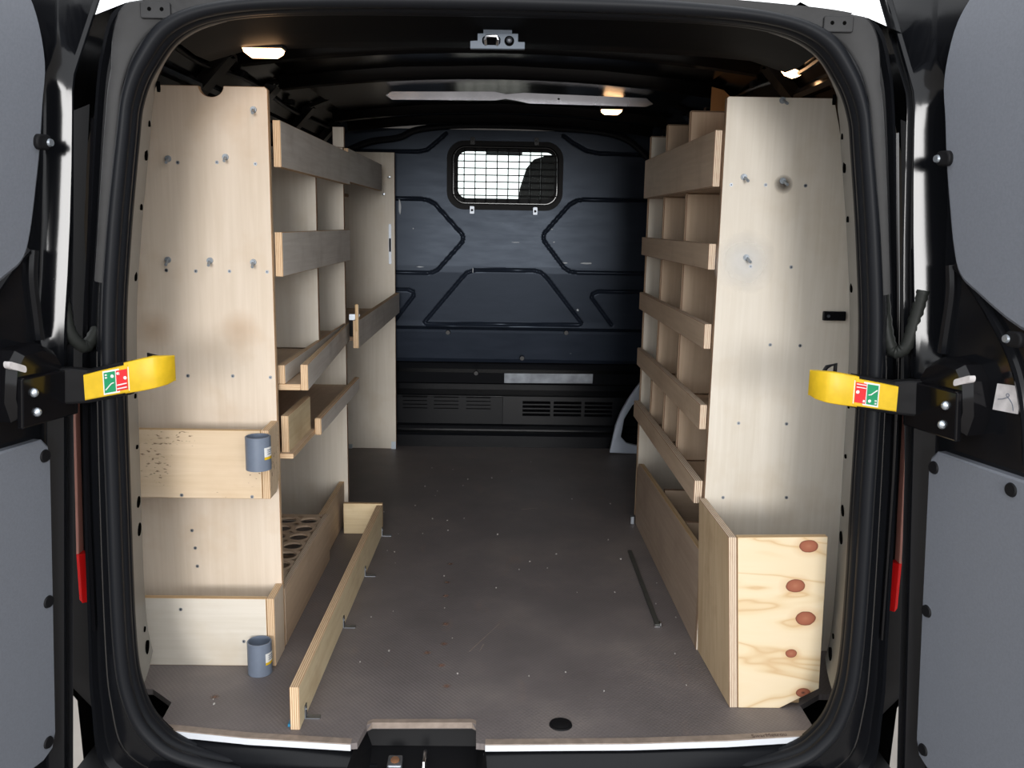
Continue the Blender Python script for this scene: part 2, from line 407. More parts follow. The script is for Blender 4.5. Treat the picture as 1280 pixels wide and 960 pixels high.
def shaped(name, parent, pts, fn, t0, t1, face, edge, gfn, bevel=0.001, xf=None):
    """board of any outline: pts in plane, fn(a,b,t) to world"""
    m = M().prism(pts, fn, t0, t1)
    tn = (Vector(fn(0, 0, 1))-Vector(fn(0, 0, 0))).normalized()
    def uvfn(bm):
        L = bm.loops.layers.uv.new('UVMap'); bm.normal_update()
        for f in bm.faces:
            if abs(f.normal.dot(tn)) > 0.9:
                f.material_index = 0
                for l in f.loops: l[L].uv = gfn(l.vert.co)
            else:
                f.material_index = 1
                for l in f.loops:
                    l[L].uv = (l.vert.co.x+l.vert.co.y+l.vert.co.z, (l.vert.co.dot(tn)-min(t0, t1))/abs(t1-t0))
    return mk(name, m, [face, edge], parent, bevel=bevel, seg=1, uvfn=uvfn, xf=xf)

def rrect(x0, x1, z0, z1, r, n=6):
    out = []
    for cx, cz, a0 in ((x1-r, z1-r, 0), (x0+r, z1-r, 90), (x0+r, z0+r, 180), (x1-r, z0+r, 270)):
        for i in range(n+1):
            a = math.radians(a0+90*i/n); out.append((cx+r*math.cos(a), cz+r*math.sin(a)))
    return out

def catmull(pts, k=6):
    out = []; N = len(pts)
    for i in range(N-1):
        p0 = Vector(pts[max(i-1, 0)]); p1 = Vector(pts[i]); p2 = Vector(pts[i+1]); p3 = Vector(pts[min(i+2, N-1)])
        for j in range(k):
            t = j/k
            out.append(0.5*((2*p1)+(p2-p0)*t+(2*p0-5*p1+4*p2-p3)*t*t+(3*p1-p0-3*p2+p3)*t**3))
    out.append(Vector(pts[-1]))
    return out

def sphere(m, c, r, sy=1.0, n=10, k=6, mi=0):
    c = Vector(c); v = []; f = []
    for i in range(k+1):
        a = math.pi*i/k
        for j in range(n):
            b = 2*math.pi*j/n
            v.append((c.x+r*math.sin(a)*math.cos(b), c.y+r*sy*math.cos(a), c.z+r*math.sin(a)*math.sin(b)))
    for i in range(k):
        for j in range(n): f.append((i*n+j, i*n+(j+1) % n, (i+1)*n+(j+1) % n, (i+1)*n+j))
    return m.add(v, f, mi)

def disc(c, r, axis, n=32):
    out = []
    for k in range(n):
        a = 2*math.pi*k/n; u, v = r*math.cos(a), r*math.sin(a)
        out.append((c[0]+u, c[1]+v, c[2]) if axis == 'z' else (c[0]+u, c[1], c[2]+v))
    if axis == 'y': return M().add(out, [tuple(range(n))])
    return M().add(out, [tuple(range(n))])
def struct(o, label): return tag(o, label, None, None, 'structure')

# ------------------------------------------------------------------ ground outside
g = mk('ground', M().add([(-40, -40, -0.62), (40, -40, -0.62), (40, 40, -0.62), (-40, 40, -0.62)], [(0, 1, 2, 3)]), 'concrete', recalc=False)
struct(g, 'grey concrete ground outside under the van')

# ------------------------------------------------------------------ floor of the load bay
fl_pts = [(-0.86, 0.168), (-0.770, 0.162), (-0.708, 0.106), (-0.700, 0.004), (-0.500, -0.028), (-0.285, -0.047), (-0.272, -0.045),
          (-0.262, 0.020), (-0.252, 0.030), (-0.038, 0.034), (-0.029, 0.026), (-0.027, -0.043), (-0.010, -0.045), (0.30, -0.036), (0.50, -0.022),
          (0.699, 0.004), (0.700, 0.117), (0.760, 0.166), (0.86, 0.17), (0.86, 2.50), (-0.86, 2.50)]
floor = mk('floor', M().prism(fl_pts, lambda a, b, t: (a, b, t), -0.014, 0.0), 'phenolic_floor', origin=(0, 1.2, -0.014))
struct(floor, 'dark brown anti-slip plywood load bay floor')
WLOC[floor.name] = Vector((0, 1.2, -0.014))
def edge_strip(pts, matn, y_off, z0, z1, dy, name):
    m = M(); rows = []
    for (x, y) in pts:
        rows.append([(x, y-y_off, z0), (x, y-y_off-dy, z0), (x, y-y_off-dy, z1), (x, y-y_off, z1)])
    m.loft([r+[r[0]] for r in rows]); m.add(rows[0], [(0, 1, 2, 3)]); m.add(rows[-1], [(3, 2, 1, 0)])
    return mk(name, m, matn, floor)
Lp = [(-0.690, 0.002), (-0.500, -0.028), (-0.285, -0.047)]; Rp = [(-0.008, -0.045), (0.30, -0.036), (0.50, -0.022), (0.685, 0.000)]
for P_ in (Lp, Rp):
    edge_strip(P_, 'alu_edge', 0.0005, -0.0145, -0.001, 0.004, 'edge_strip')
    m = M(); m.loft([[(x, y+0.016, 0.0012), (x, y-0.003, 0.0008), (x, y-0.0045, -0.002)] for x, y in P_])
    mk('edge_trim', m, 'alu_tan', floor)
m = M(); m.loft([[(x, y+0.014, 0.001), (x, y, 0.0008), (x, y-0.001, -0.012)] for x, y in [(-0.262, 0.021), (-0.252, 0.030), (-0.038, 0.034), (-0.029, 0.027)]])
mk('edge_trim', m, 'alu_tan', floor)
# oval rubber plug in the floor
m = M(); m.cyl((0.153, 0.029, -0.002), (0.153, 0.029, 0.003), 0.0255, 0.024, 24); m.cyl((0.153, 0.029, 0.003), (0.153, 0.029, 0.0035), 0.018, 0.017, 24)
mk('floor_plug', m, 'rubber_dark', floor, smooth=True)
# shallow metal channel let into the floor
rail = mk('floor_rail', M().prism([(0.440, 0.515), (0.452, 0.515), (0.455, 1.07), (0.443, 1.07)], lambda a, b, t: (a, b, t), 0.0, 0.006), 'tube_grey', floor)
m = M(); m.box((0.436, 0.508, 0), (0.454, 0.515, 0.003)); m.box((0.451, 0.508, 0.0), (0.4545, 0.525, 0.012))
mk('rail_end', m, 'steel', rail)
# printed maker's mark on the trim
tc_ = bpy.data.curves.new('edge_print', 'FONT'); tc_.body = 'SwarMetrou'; tc_.size = 0.0155; tc_.extrude = 0.0001
to_ = bpy.data.objects.new('tmp', tc_); COL.objects.link(to_)
dg = bpy.context.evaluated_depsgraph_get(); tm = bpy.data.meshes.new_from_object(to_.evaluated_get(dg))
bpy.data.objects.remove(to_); tm.name = 'edge_print'; tm.materials.clear(); tm.materials.append(MATS['print_brown'])
eo = bpy.data.objects.new('edge_print', tm); COL.objects.link(eo); place(eo, Vector((0.555, -0.0155, 0.0014)), floor); eo.rotation_euler = (0.05, 0, 0.12)

for x, y in ((-0.135, 0.944), (-0.137, 0.797), (-0.135, 0.698), (-0.124, 0.515), (-0.121, 0.399), (-0.12, 0.286), (-0.102, 0.187), (-0.62, 0.13), (-0.16, 0.35)):
    mk('floor_stain', disc((x, y, 0.0004), 0.0125, 'z', 16), 'floor_stain', floor, recalc=False)
for (xa, ya, xb, yb) in ((-0.055, 0.36, 0.02, 0.52), (-0.02, 0.40, -0.03, 0.36), (0.10, 1.5, 0.16, 1.52)):
    w_ = 0.0012; mk('floor_scratch', M().prism([(xa-w_, ya), (xa+w_, ya), (xb+w_*0.4, yb), (xb-w_*0.4, yb)], lambda a, b, t: (a, b, t), 0.0, 0.0004), 'alu_tan', floor)
# crumbs of dirt scattered over the floor
m = M(); DB = [(-0.302, 1.531), (-0.286, 1.784), (-0.131, 1.802), (-0.186, 2.042), (-0.247, 1.222), (-0.161, 1.257), (-0.309, 0.946), (-0.079, 0.247), (-0.323, 1.043),
  (0.391, 1.18), (0.447, 1.581), (0.411, 1.002), (0.013, 1.223), (0.263, 0.172), (0.494, 0.809), (0.466, 0.659), (0.506, 0.57), (0.273, 1.902), (-0.278, 2.063), (-0.149, 0.846),
  (-0.133, 0.616), (-0.41, 1.451), (-0.62, 0.12), (-0.612, 0.10), (-0.23, 1.72), (-0.235, 1.66)]
for (x, y) in DB + [(random.uniform(-0.38, 0.48), random.uniform(0.1, 2.3)) for _ in range(26)]:
    r = random.uniform(0.0012, 0.0030); a = random.uniform(0, 3)
    pts = [(x+r*random.uniform(0.6, 1.3)*math.cos(a+k*1.2566), y+r*1.6*random.uniform(0.6, 1.3)*math.sin(a+k*1.2566)) for k in range(5)]
    m.prism(pts, lambda p, q, t: (p, q, t), 0.0, r*0.8)
deb = mk('dirt_crumbs', m, 'crumb'); tag(deb, 'pale crumbs of dirt scattered over the dark floor', 'dirt', None, 'stuff')

# ------------------------------------------------------------------ rear aperture frame
A_half = [(0, 1.435), (0.30, 1.432), (0.48, 1.42), (0.575, 1.389), (0.627, 1.33), (0.655, 1.27), (0.668, 1.20), (0.695, 1.02), (0.715, 0.83), (0.724, 0.56), (0.731, 0.23), (0.720, 0.10), (0.685, 0.022), (0.61, -0.027), (0.40, -0.066), (0, -0.082)]
B_half = [(0, 1.472), (0.32, 1.468), (0.52, 1.458), (0.64, 1.447), (0.70, 1.430), (0.728, 1.36), (0.745, 1.27), (0.772, 1.05), (0.797, 0.84), (0.815, 0.56), (0.828, 0.22), (0.832, 0.05), (0.81, -0.10), (0.66, -0.16), (0.40, -0.18), (0, -0.18)]
Ah = catmull([Vector((x, 0, z)) for x, z in A_half], 6); Bh = catmull([Vector((x, 0, z)) for x, z in B_half], 6)
def mirror(h): return [Vector(v) for v in h] + [Vector((-v.x, v.y, v.z)) for v in reversed(h[1:-1])]
Ac = mirror(Ah); Bc = mirror(Bh); NC = len(Ac)
def ring(t, y, grow=0.0):
    out = []
    for a, b in zip(Ac, Bc):
        p = a.lerp(b, t)
        if grow: p = p + (b-a).normalized()*grow
        out.append(Vector((p.x, y, p.z)))
    return out
def crv(t, y): 
    r = ring(t, y); return r
m = M()
rows = [ring(0.0, 0.0), ring(0.0, -0.028), ring(0.10, -0.040), ring(0.45, -0.040), ring(0.55, -0.030), ring(0.62, 0.0), ring(0.86, 0.006), ring(0.93, -0.006), ring(1.0, -0.004), ring(1.0, 0.03), ring(1.0, 0.10, 0.03)]
m.loft(rows, closed=True)
frame = mk('trim_1', m, 'paint_black', smooth=50, origin=(0, 0, 0.6))
struct(frame, 'black painted rear door aperture of the van body')
# dusty upper corner flanges with buffer plates; pillar grey below is painted-in light
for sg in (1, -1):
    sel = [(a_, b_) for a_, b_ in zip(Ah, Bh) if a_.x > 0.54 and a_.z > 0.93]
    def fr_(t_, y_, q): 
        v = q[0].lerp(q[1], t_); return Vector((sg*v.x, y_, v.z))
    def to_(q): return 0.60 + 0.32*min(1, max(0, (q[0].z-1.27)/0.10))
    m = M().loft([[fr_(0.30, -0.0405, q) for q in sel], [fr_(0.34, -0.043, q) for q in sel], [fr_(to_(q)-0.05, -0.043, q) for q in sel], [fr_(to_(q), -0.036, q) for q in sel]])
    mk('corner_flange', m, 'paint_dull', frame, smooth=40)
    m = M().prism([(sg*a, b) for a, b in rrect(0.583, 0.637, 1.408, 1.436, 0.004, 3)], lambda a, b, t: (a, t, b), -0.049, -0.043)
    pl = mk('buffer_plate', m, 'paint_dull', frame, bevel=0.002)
    for x in (0.598, 0.620):
        mk('dimple', M().cyl((sg*x, -0.0500, 1.424), (sg*x, -0.0485, 1.424), 0.003, 0.004, 10), 'hole_dark', pl)
# upper flange along the roof edge, dusty grey
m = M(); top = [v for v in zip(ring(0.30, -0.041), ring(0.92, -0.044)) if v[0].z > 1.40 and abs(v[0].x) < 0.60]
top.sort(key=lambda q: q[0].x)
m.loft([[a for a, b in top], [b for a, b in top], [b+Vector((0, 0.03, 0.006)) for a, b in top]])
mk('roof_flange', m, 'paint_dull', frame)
# vertical corner lamp-channel pressings
for sg in (1, -1):
    P = [(sg*0.752, -0.002, 1.24), (sg*0.770, -0.004, 1.05), (sg*0.790, -0.004, 0.84), (sg*0.806, -0.004, 0.56), (sg*0.815, -0.004, 0.22)]
    mk('channel_bead', M().tube(catmull([Vector(p) for p in P], 5), 0.0035, 6), 'plastic_gloss', frame, smooth=True)

# rubber seal, a bulb and two lips
seal_m = M()
def seal_rows(prof):
    rows = []
    for (t, y) in prof:
        r = []
        for a, b in zip(Ac, Bc):
            d = (b-a).normalized(); q = a + d*t; r.append(Vector((q.x, y, q.z)))
        rows.append(r)
    return rows
prof = [(0.006, -0.028), (0.018, -0.038), (0.025, -0.050), (0.024, -0.060), (0.016, -0.067), (0.006, -0.066), (-0.001, -0.058), (-0.002, -0.050), (0.003, -0.046), (-0.002, -0.042), (-0.006, -0.034), (-0.005, -0.026), (0.0, -0.024), (-0.004, -0.018), (-0.005, -0.010), (0.0, -0.006)]
seal_m.loft(seal_rows(prof), closed=True)
seal = mk('trim_2', seal_m, 'rubber', smooth=60, origin=(0, -0.05, 0.6))
struct(seal, 'dark rubber weatherseal round the rear door opening')

# jamb strips with slots
HL = [(1.312, 0.0035, 0.010), (1.242, 0.003, 0.006), (1.185, 0.007, 0.014), (1.08, 0.003, 0.006), (0.942, 0.006, 0.010), (0.694, 0.003, 0.005), (0.585, 0.003, 0.004), (0.465, 0.007, 0.011), (0.404, 0.007, 0.013), (0.176, 0.003, 0.005), (0.134, 0.007, 0.013)]
for k, sg in enumerate((-1, 1)):
    path = [Vector((sg*a.x, 0, a.z)) for a in Ah if 0.085 < a.z < 1.418 and a.x > 0.4]
    # offsets outwards with depth
    def off(p, d):
        return Vector((p.x + sg*d*min(1, max(0, (abs(p.x)-0.45)/0.15)), 0, p.z + (d*0.6 if p.z > 1.30 else 0)))
    r0 = [off(p, 0.0) + Vector((0, -0.012, 0)) for p in path]
    r1 = [off(p, 0.012) + Vector((0, 0.045, 0)) for p in path]
    r2_ = [off(p, 0.022) + Vector((0, 0.085, 0)) for p in path]
    def dep(p, d): return d*(1 - 0.62*min(1, max(0, (p.z-1.24)/0.10)))
    r1 = [off(p, dep(p, 0.012)) + Vector((0, dep(p, 0.045), 0)) for p in path]
    r2_ = [off(p, dep(p, 0.022)) + Vector((0, dep(p, 0.085), 0)) for p in path]
    r3 = [off(p, dep(p, 0.040)) + Vector((0, dep(p, 0.150), 0)) for p in path]
    m = M().loft([r0, r1, r2_, r3])
    st = mk('trim_%d' % (3+k), m, 'jamb_paint', smooth=30, origin=(sg*0.72, 0.07, 0.6))
    struct(st, ('left' if sg < 0 else 'right') + ' dusty grey jamb strip with punched slots inside the seal')
    for (z, a, b) in HL:
        # strip surface at depth y=.06
        p = min(path, key=lambda q: abs(q.z-z)); c = off(p, 0.0262)
        n = Vector((-sg*0.97, 0.24, 0)); tdir = Vector((sg*0.24, 0.97, 0))
        pts = [Vector((c.x, 0.1, z)) + tdir*(a*3.2*math.cos(q*math.pi/6)) + Vector((0, 0, b*math.sin(q*math.pi/6))) for q in range(12)]
        mm = M().add([q_ + n*0.0022 for q_ in pts] + [q_ - n*0.003 for q_ in pts], [tuple(range(12))] + [(i, (i+1) % 12, 12+(i+1) % 12, 12+i) for i in range(12)])
        mk('slot', mm, 'hole_dark', st)

# sill with the latch recess
def sill_seg(x0, x1):
    prof_ = [(0.06, -0.016), (-0.025, -0.016), (-0.040, -0.026), (-0.055, -0.046), (-0.075, -0.052), (-0.092, -0.056), (-0.104, -0.070), (-0.12, -0.100), (-0.13, -0.18)]
    n = 8; rows = []
    for (y, z) in prof_:
        rows.append([(x0+(x1-x0)*i/n, y + 0.022*((x0+(x1-x0)*i/n)/0.7)**2, z) for i in range(n+1)])
    return M().loft(rows)
mk('sill', sill_seg(-0.70, -0.275), 'paint_black', frame, smooth=50); mk('sill', sill_seg(-0.012, 0.70), 'paint_black', frame, smooth=50)
m = M(); x0, x1 = -0.275, -0.012
m.add([(x0, 0.06, -0.016), (x1, 0.06, -0.016), (x1-0.012, 0.045, -0.062), (x0+0.02, 0.045, -0.062), (x1-0.02, -0.12, -0.085), (x0+0.03, -0.12, -0.085), (x0-0.01, -0.12, -0.02), (x1+0.01, -0.12, -0.02), (x0-0.005, -0.045, -0.016), (x1+0.005, -0.045, -0.016)],
      [(0, 1, 2, 3), (3, 2, 4, 5), (0, 3, 5, 6, 8), (1, 9, 7, 4, 2)])
rec = mk('latch_recess', m, 'rubber_dark', frame, recalc=False)
mk('rust_patch', M().prism([(-0.20, -0.02), (-0.075, -0.015), (-0.07, -0.09), (-0.205, -0.10)], lambda a, b, t: (a, b, t-0.068+ (b-0.045)*0.14), 0.0, 0.003), 'rust', rec)
m = M().prism(rrect(-0.212, -0.181, -0.045, -0.012, 0.004, 3), lambda a, b, t: (a, b, t-0.062 + (b+0.03)*0.14), 0.0, 0.012)
nut = mk('striker_plate', m, 'steel_dull', rec, bevel=0.002)
mk('bolt_hole', M().cyl((-0.1965, -0.028, -0.051), (-0.1965, -0.029, -0.048), 0.010, 0.009, 14), 'rust', nut)
mk('striker_bar', M().tube([(-0.135, 0.0, -0.06), (-0.135, -0.003, -0.045), (-0.135, -0.020, -0.040), (-0.135, -0.045, -0.044), (-0.135, -0.055, -0.07)], 0.0045, 8), 'steel', rec, smooth=True)
for x, w in ((0.215, 0.038), (0.435, 0.026)):
    mk('drain_clip', M().prism(rrect(x-w/2, x+w/2, -0.088, -0.064, 0.005, 3), lambda a, b, t: (a, b+0.006, t-0.0555), 0.0, 0.006), 'steel', frame, bevel=0.002)

# ------------------------------------------------------------------ side walls, roof
def wall(sg, nm, lab):
    prof_ = [(0.86, -0.02), (0.885, 0.25), (0.885, 0.60), (0.87, 0.95), (0.835, 1.20), (0.785, 1.36), (0.70, 1.46), (0.60, 1.505)]
    m = M(); m.loft([[(sg*x, y, z) for x, z in prof_] for y in [0.15+0.235*i for i in range(11)]])
    w = mk(nm, m, 'roof_black', smooth=30, origin=(sg*0.86, 1.3, 0)); struct(w, lab)
    for y in (0.62, 1.10, 1.62, 2.12):
        mm = M()
        for i in range(len(prof_)-1):
            (xa, za), (xb, zb) = prof_[i], prof_[i+1]
            mm.add([(sg*(xa-0.003), y-0.045, za), (sg*(xb-0.003), y-0.045, zb), (sg*(xb-0.032), y-0.03, zb-0.006), (sg*(xa-0.032), y-0.03, za), (sg*(xa-0.032), y+0.03, za), (sg*(xb-0.032), y+0.03, zb-0.006), (sg*(xb-0.003), y+0.045, zb), (sg*(xa-0.003), y+0.045, za)], [(0, 1, 2, 3), (3, 2, 5, 4), (4, 5, 6, 7)])
        mk('wall_rib', mm, 'roof_black', w)
    mk('wall_rail', M().tube([(sg*0.745, 0.17, 1.385), (sg*0.755, 1.2, 1.39), (sg*0.755, 2.45, 1.39)], 0.016, 8), 'plastic_gloss', w, smooth=True)
    mk('wiring_loom', M().tube(catmull([Vector(q) for q in [(sg*0.69, 0.16, 1.43), (sg*0.715, 0.5, 1.425), (sg*0.70, 0.9, 1.44), (sg*0.715, 1.5, 1.43), (sg*0.70, 2.3, 1.44)]], 5), 0.006, 6), 'plastic_black', w, smooth=True)
    for y in (0.34, 0.80, 1.36):
        mk('loom_clip', M().prism(rrect(sg*0.70-0.016, sg*0.70+0.016, y-0.02, y+0.02, 0.004, 2), lambda a, b, t: (a, b, t), 1.438, 1.452), 'plastic_black', w)
    return w
wl = wall(-1, 'wall_left', 'black painted left side wall of the load bay')
wr = wall(1, 'wall_right', 'black painted right side wall of the load bay')
mk('orange_plate', M().prism([(0.0, 0.0), (0.07, 0.0), (0.06, 0.05), (0.035, 0.075), (0.0, 0.085)], lambda a, b, t: (0.630+a*1.0, 1.03+t-a*0.2, 1.385+b), 0.0, 0.006), 'orange_tan', wr)  # small orange plate high on the right wall

RX = [-0.62, -0.5, -0.3, 0, 0.3, 0.5, 0.62]
def rz(x): return 1.522 - 0.04*(x/0.62)**2
m = M(); m.loft([[(x, y, rz(x)) for x in RX] for y in (0.20, 0.8, 1.6, 2.56)])
# header box section above the doors
hd = [(-0.028, 1.437), (0.03, 1.432), (0.09, 1.425), (0.16, 1.420), (0.25, 1.424), (0.285, 1.45), (0.30, 1.53)]
XH = [-0.61+1.22*i/16 for i in range(17)]
def hz(x, z): return z - 0.012*(abs(x)/0.5)**2 - (0.02*max(0, (abs(x)-0.50)/0.11)**2)
m.loft([[(x, y, hz(x, z)) for x in XH] for y, z in hd], mi=1)
ceil = mk('ceiling', m, ['roof_black', 'header_black'], smooth=50, origin=(0, 1.2, 1.5)); struct(ceil, 'black painted steel roof lining with cross bows')
for y, w in ((0.66, 0.05), (1.085, 0.05), (1.95, 0.05), (2.30, 0.05)):
    mm = M(); xs = [-0.66+1.32*i/12 for i in range(13)]
    mm.loft([[(x, y+dy, rz(x)-dz) for x in xs] for dy, dz in ((-w*0.8, -0.01), (-w*0.5, 0.026), (-w*0.36, 0.032), (0, 0.026), (w*0.36, 0.032), (w*0.5, 0.026), (w*0.8, -0.01))])
    mk('roof_bow', mm, 'roof_black', ceil, smooth=30)
mm = M().prism([(-0.37, 1.470), (-0.02, 1.474), (0.02, 1.480), (0.06, 1.474), (0.10, 1.466), (0.50, 1.462), (0.525, 1.472), (0.50, 1.490), (0.08, 1.500), (0.02, 1.494), (-0.02, 1.502), (-0.37, 1.496), (-0.39, 1.484)], lambda a, b, t: (a, t - (b-1.47)*0.12, b), 1.448, 1.456)
bs = mk('bow_plate', mm, 'plate_paint', ceil)
mk('bow_plate_hole', M().cyl((0.20, 1.4475, 1.483), (0.20, 1.4462, 1.483), 0.004, None, 10), 'hole_dark', bs)
# outer roof skin and body sides
m = M(); RXo = [-0.80, -0.74, -0.68, -0.5, -0.25, 0, 0.25, 0.5, 0.68, 0.74, 0.80]
def rzo(x, y): return 1.478 - 0.030*(abs(x)/0.65)**2.5 - (0.25*max(0, abs(x)-0.68)) + min(y, 1.0)*0.09
m.loft([[(x, y, rzo(x, y)) for x in RXo] for y in (0.0, 0.2, 0.6, 1.2, 2.0, 3.2)])
mk('roof_skin', m, 'paint_black', ceil, smooth=50)
for sg, w in ((-1, wl), (1, wr)):
    pr = [(0.82, 1.45), (0.90, 1.25), (0.955, 0.90), (0.985, 0.45), (0.985, 0.10), (0.93, 0.02), (0.92, -0.35)]
    m = M(); m.loft([[(sg*(x if y > 0.2 else x-0.03), y, z) for x, z in pr] for y in (0.075, 0.25, 1.2, 2.55)])
    mk('body_side', m, 'paint_black', w, smooth=50)
    # rear corner return between aperture and body side
    mm = M(); mm.loft([[(sg*0.775, 0.04, 1.27), (sg*0.80, 0.04, 1.05), (sg*0.815, 0.04, 0.56), (sg*0.83, 0.04, 0.10), (sg*0.83, 0.04, 0.0), (sg*0.83, 0.04, -0.3)], [(sg*0.875, 0.075, 1.24), (sg*0.92, 0.075, 1.0), (sg*0.95, 0.075, 0.56), (sg*0.95, 0.075, 0.10), (sg*0.865, 0.075, 0.0), (sg*0.85, 0.075, -0.35)]])
    mk('corner_panel', mm, 'rubber_dark', w, smooth=50)
# underbody and bumper so light cannot leak under the floor
m = M().box((-0.88, 0.0, -0.34), (0.88, 2.55, -0.10)); ub = mk('underbody', m, 'rubber_dark', frame)
m = M(); m.loft([[(-0.88+1.76*i/12, y, z) for i in range(13)] for y, z in ((-0.05, -0.185), (-0.16, -0.19), (-0.19, -0.22), (-0.20, -0.36), (-0.05, -0.40))])
mk('bumper', m, 'plastic_black', frame, smooth=50)

# roof latch bracket hanging under the header
plain('latch_grey', (112, 122, 134), 0.5, spec=0.3)
plain('bolt_grey', (150, 158, 166), 0.45, metal=0.4)
lt = thing('door_latch', (0, 0.075, 1.385), 'grey metal door latch bracket under the roof header', 'latch')
m = M().prism([(-0.055, 1.390), (0.050, 1.391), (0.050, 1.404), (0.037, 1.404), (0.037, 1.419), (-0.041, 1.418), (-0.041, 1.405), (-0.055, 1.404)], lambda a, b, t: (a, t, b), 0.072, 0.084)
mk('bracket', m, 'latch_grey', lt, bevel=0.001)
mk('keeper_slot', M().prism(rrect(-0.032, 0.003, 1.397, 1.413, 0.006, 4), lambda a, b, t: (a, t, b), 0.0712, 0.0722), 'hole_dark', lt)
mk('keeper', M().tube([(-0.025, 0.072, 1.398), (-0.026, 0.060, 1.406), (-0.024, 0.060, 1.411), (-0.004, 0.060, 1.411), (-0.002, 0.060, 1.406), (-0.003, 0.072, 1.398)], 0.003, 8), 'steel', lt, smooth=True)
mk('bolt_recess', M().cyl((0.020, 0.0722, 1.405), (0.020, 0.0712, 1.405), 0.0095, 0.0095, 16), 'hole_dark', lt)
mm = M(); sphere(mm, (0.020, 0.069, 1.406), 0.006); mk('bolt_head', mm, 'steel_dull', lt, smooth=True)
mk('stay', M().box((-0.03, 0.078, 1.412), (0.025, 0.088, 1.432)), 'latch_grey', lt)

# interior lamps
def lamp(loc, label, w=0.058, rot=0.0):
    t = thing('interior_lamp', loc, label, 'lamp', 'load bay lamps')
    x, y, z = loc
    ca, sa = math.cos(rot), math.sin(rot)
    def tr(p): q = Vector(p)-Vector(loc); return Vector((x+q.x*ca+q.z*sa*1.0, y+q.y, z-q.x*sa+q.z*ca))
    m = M().box((x-w-0.004, y-0.02, z+0.002), (x+w+0.004, y+0.02, z+0.018)); mk('lamp_base', m, 'plastic_black', t, bevel=0.003, xf=tr)
    m = M().loft([[(x-w+dx, y-0.016+dy, zz), (x+w-dx, y-0.016+dy, zz), (x+w-dx, y+0.016-dy, zz), (x-w+dx, y+0.016-dy, zz)] for dx, dy, zz in ((0, 0, z+0.002), (0.003, 0.002, z-0.006), (0.014, 0.006, z-0.014))], closed=True)
    m.add([(x-w+0.014, y-0.01, z-0.014), (x+w-0.014, y-0.01, z-0.014), (x+w-0.014, y+0.01, z-0.014), (x-w+0.014, y+0.01, z-0.014)], [(0, 1, 2, 3)])
    mk('lamp_lens', m, 'lamp_lens', t, xf=tr)
    return t
lamp((-0.487, 0.215, 1.404), 'lit warm load bay lamp above the notched left end panel', 0.040)
lamp((0.412, 1.70, 1.478), 'lit warm load bay lamp beside the bulkhead under the roof', 0.038)
lamp((0.700, 0.50, 1.432), 'added warm lamp in place of a lamp reflection above the right end panel', 0.024, 0.35)  # added lamp, stands in for a warm reflection and lights the wall

# ------------------------------------------------------------------ bulkhead
def seg_d(px, pz, a, b):
    ax, az = a; bx, bz = b; dx, dz = bx-ax, bz-az
    t = max(0, min(1, ((px-ax)*dx+(pz-az)*dz)/(dx*dx+dz*dz+1e-12)))
    return math.hypot(px-ax-t*dx, pz-az-t*dz)
def c2(pts, k=3): return [(v.x, v.z) for v in catmull([Vector((a, 0, b)) for a, b in pts], k)]
LINES = [[(-0.88, 1.170), (-0.36, 1.165), (-0.33, 1.160), (-0.30, 1.145), (-0.172, 1.007), (-0.167, 0.99), (-0.172, 0.970), (-0.286, 0.840), (-0.31, 0.828), (-0.34, 0.825), (-0.88, 0.828)],
         [(0.88, 1.178), (0.39, 1.175), (0.36, 1.170), (0.325, 1.150), (0.213, 1.020), (0.207, 1.0), (0.213, 0.980), (0.308, 0.860), (0.335, 0.843), (0.37, 0.838), (0.88, 0.838)],
         [(-0.35, 0.590), (-0.175, 0.800), (-0.150, 0.828), (-0.110, 0.842), (0.165, 0.845), (0.20, 0.836), (0.228, 0.812), (0.40, 0.598)], [(-0.35, 0.590), (-0.34, 0.582), (0.39, 0.588), (0.40, 0.598)],
         [(-0.88, 0.745), (-0.425, 0.745), (-0.403, 0.735), (-0.40, 0.715), (-0.50, 0.585)], [(0.88, 0.752), (0.475, 0.750), (0.448, 0.738), (0.444, 0.72), (0.545, 0.590)],
         [(-0.25, 1.46), (-0.29, 1.425), (-0.335, 1.388), (-0.38, 1.378), (-0.88, 1.375)], [(0.29, 1.46), (0.33, 1.432), (0.40, 1.395), (0.46, 1.385), (0.88, 1.377)]]
SEGS = []
for ln in LINES:
    for a, b in zip(ln[:-1], ln[1:]): SEGS.append((a, b, min(a[0], b[0])-0.02, max(a[0], b[0])+0.02, min(a[1], b[1])-0.02, max(a[1], b[1])+0.02))
WIN = (-0.237, 0.285, 1.128, 1.424, 0.075)
def in_rr(x, z, r):
    x0, x1, z0, z1, rad = r
    dx = max(x0+rad-x, 0, x-(x1-rad)); dz = max(z0+rad-z, 0, z-(z1-rad))
    return x0 <= x <= x1 and z0 <= z <= z1 and math.hypot(dx, dz) <= rad
PROF = [(-0.02, -0.050), (0.055, -0.050), (0.066, -0.040), (0.072, -0.016), (0.096, -0.020), (0.104, -0.004), (0.24, -0.002), (0.262, 0.055), (0.290, 0.045), (0.300, 0.02), (0.352, 0.010), (0.362, 0.055), (0.392, 0.045), (0.402, 0.022), (0.42, 0.010), (0.548, -0.012), (0.560, -0.008), (0.572, 0.026), (0.60, 0.024), (0.83, 0.001), (0.86, 0.0), (1.48, 0.0)]
def prof_y(z):
    for (za, ya), (zb, yb) in zip(PROF[:-1], PROF[1:]):
        if z <= zb: return ya+(yb-ya)*(z-za)/(zb-za)
    return 0.0
xs = [-0.88+1.76*i/560 for i in range(561)]; zs = sorted(set([round(-0.02+1.50*i/480, 5) for i in range(481)] + [p[0] for p in PROF[1:-1]]))
V = []; 
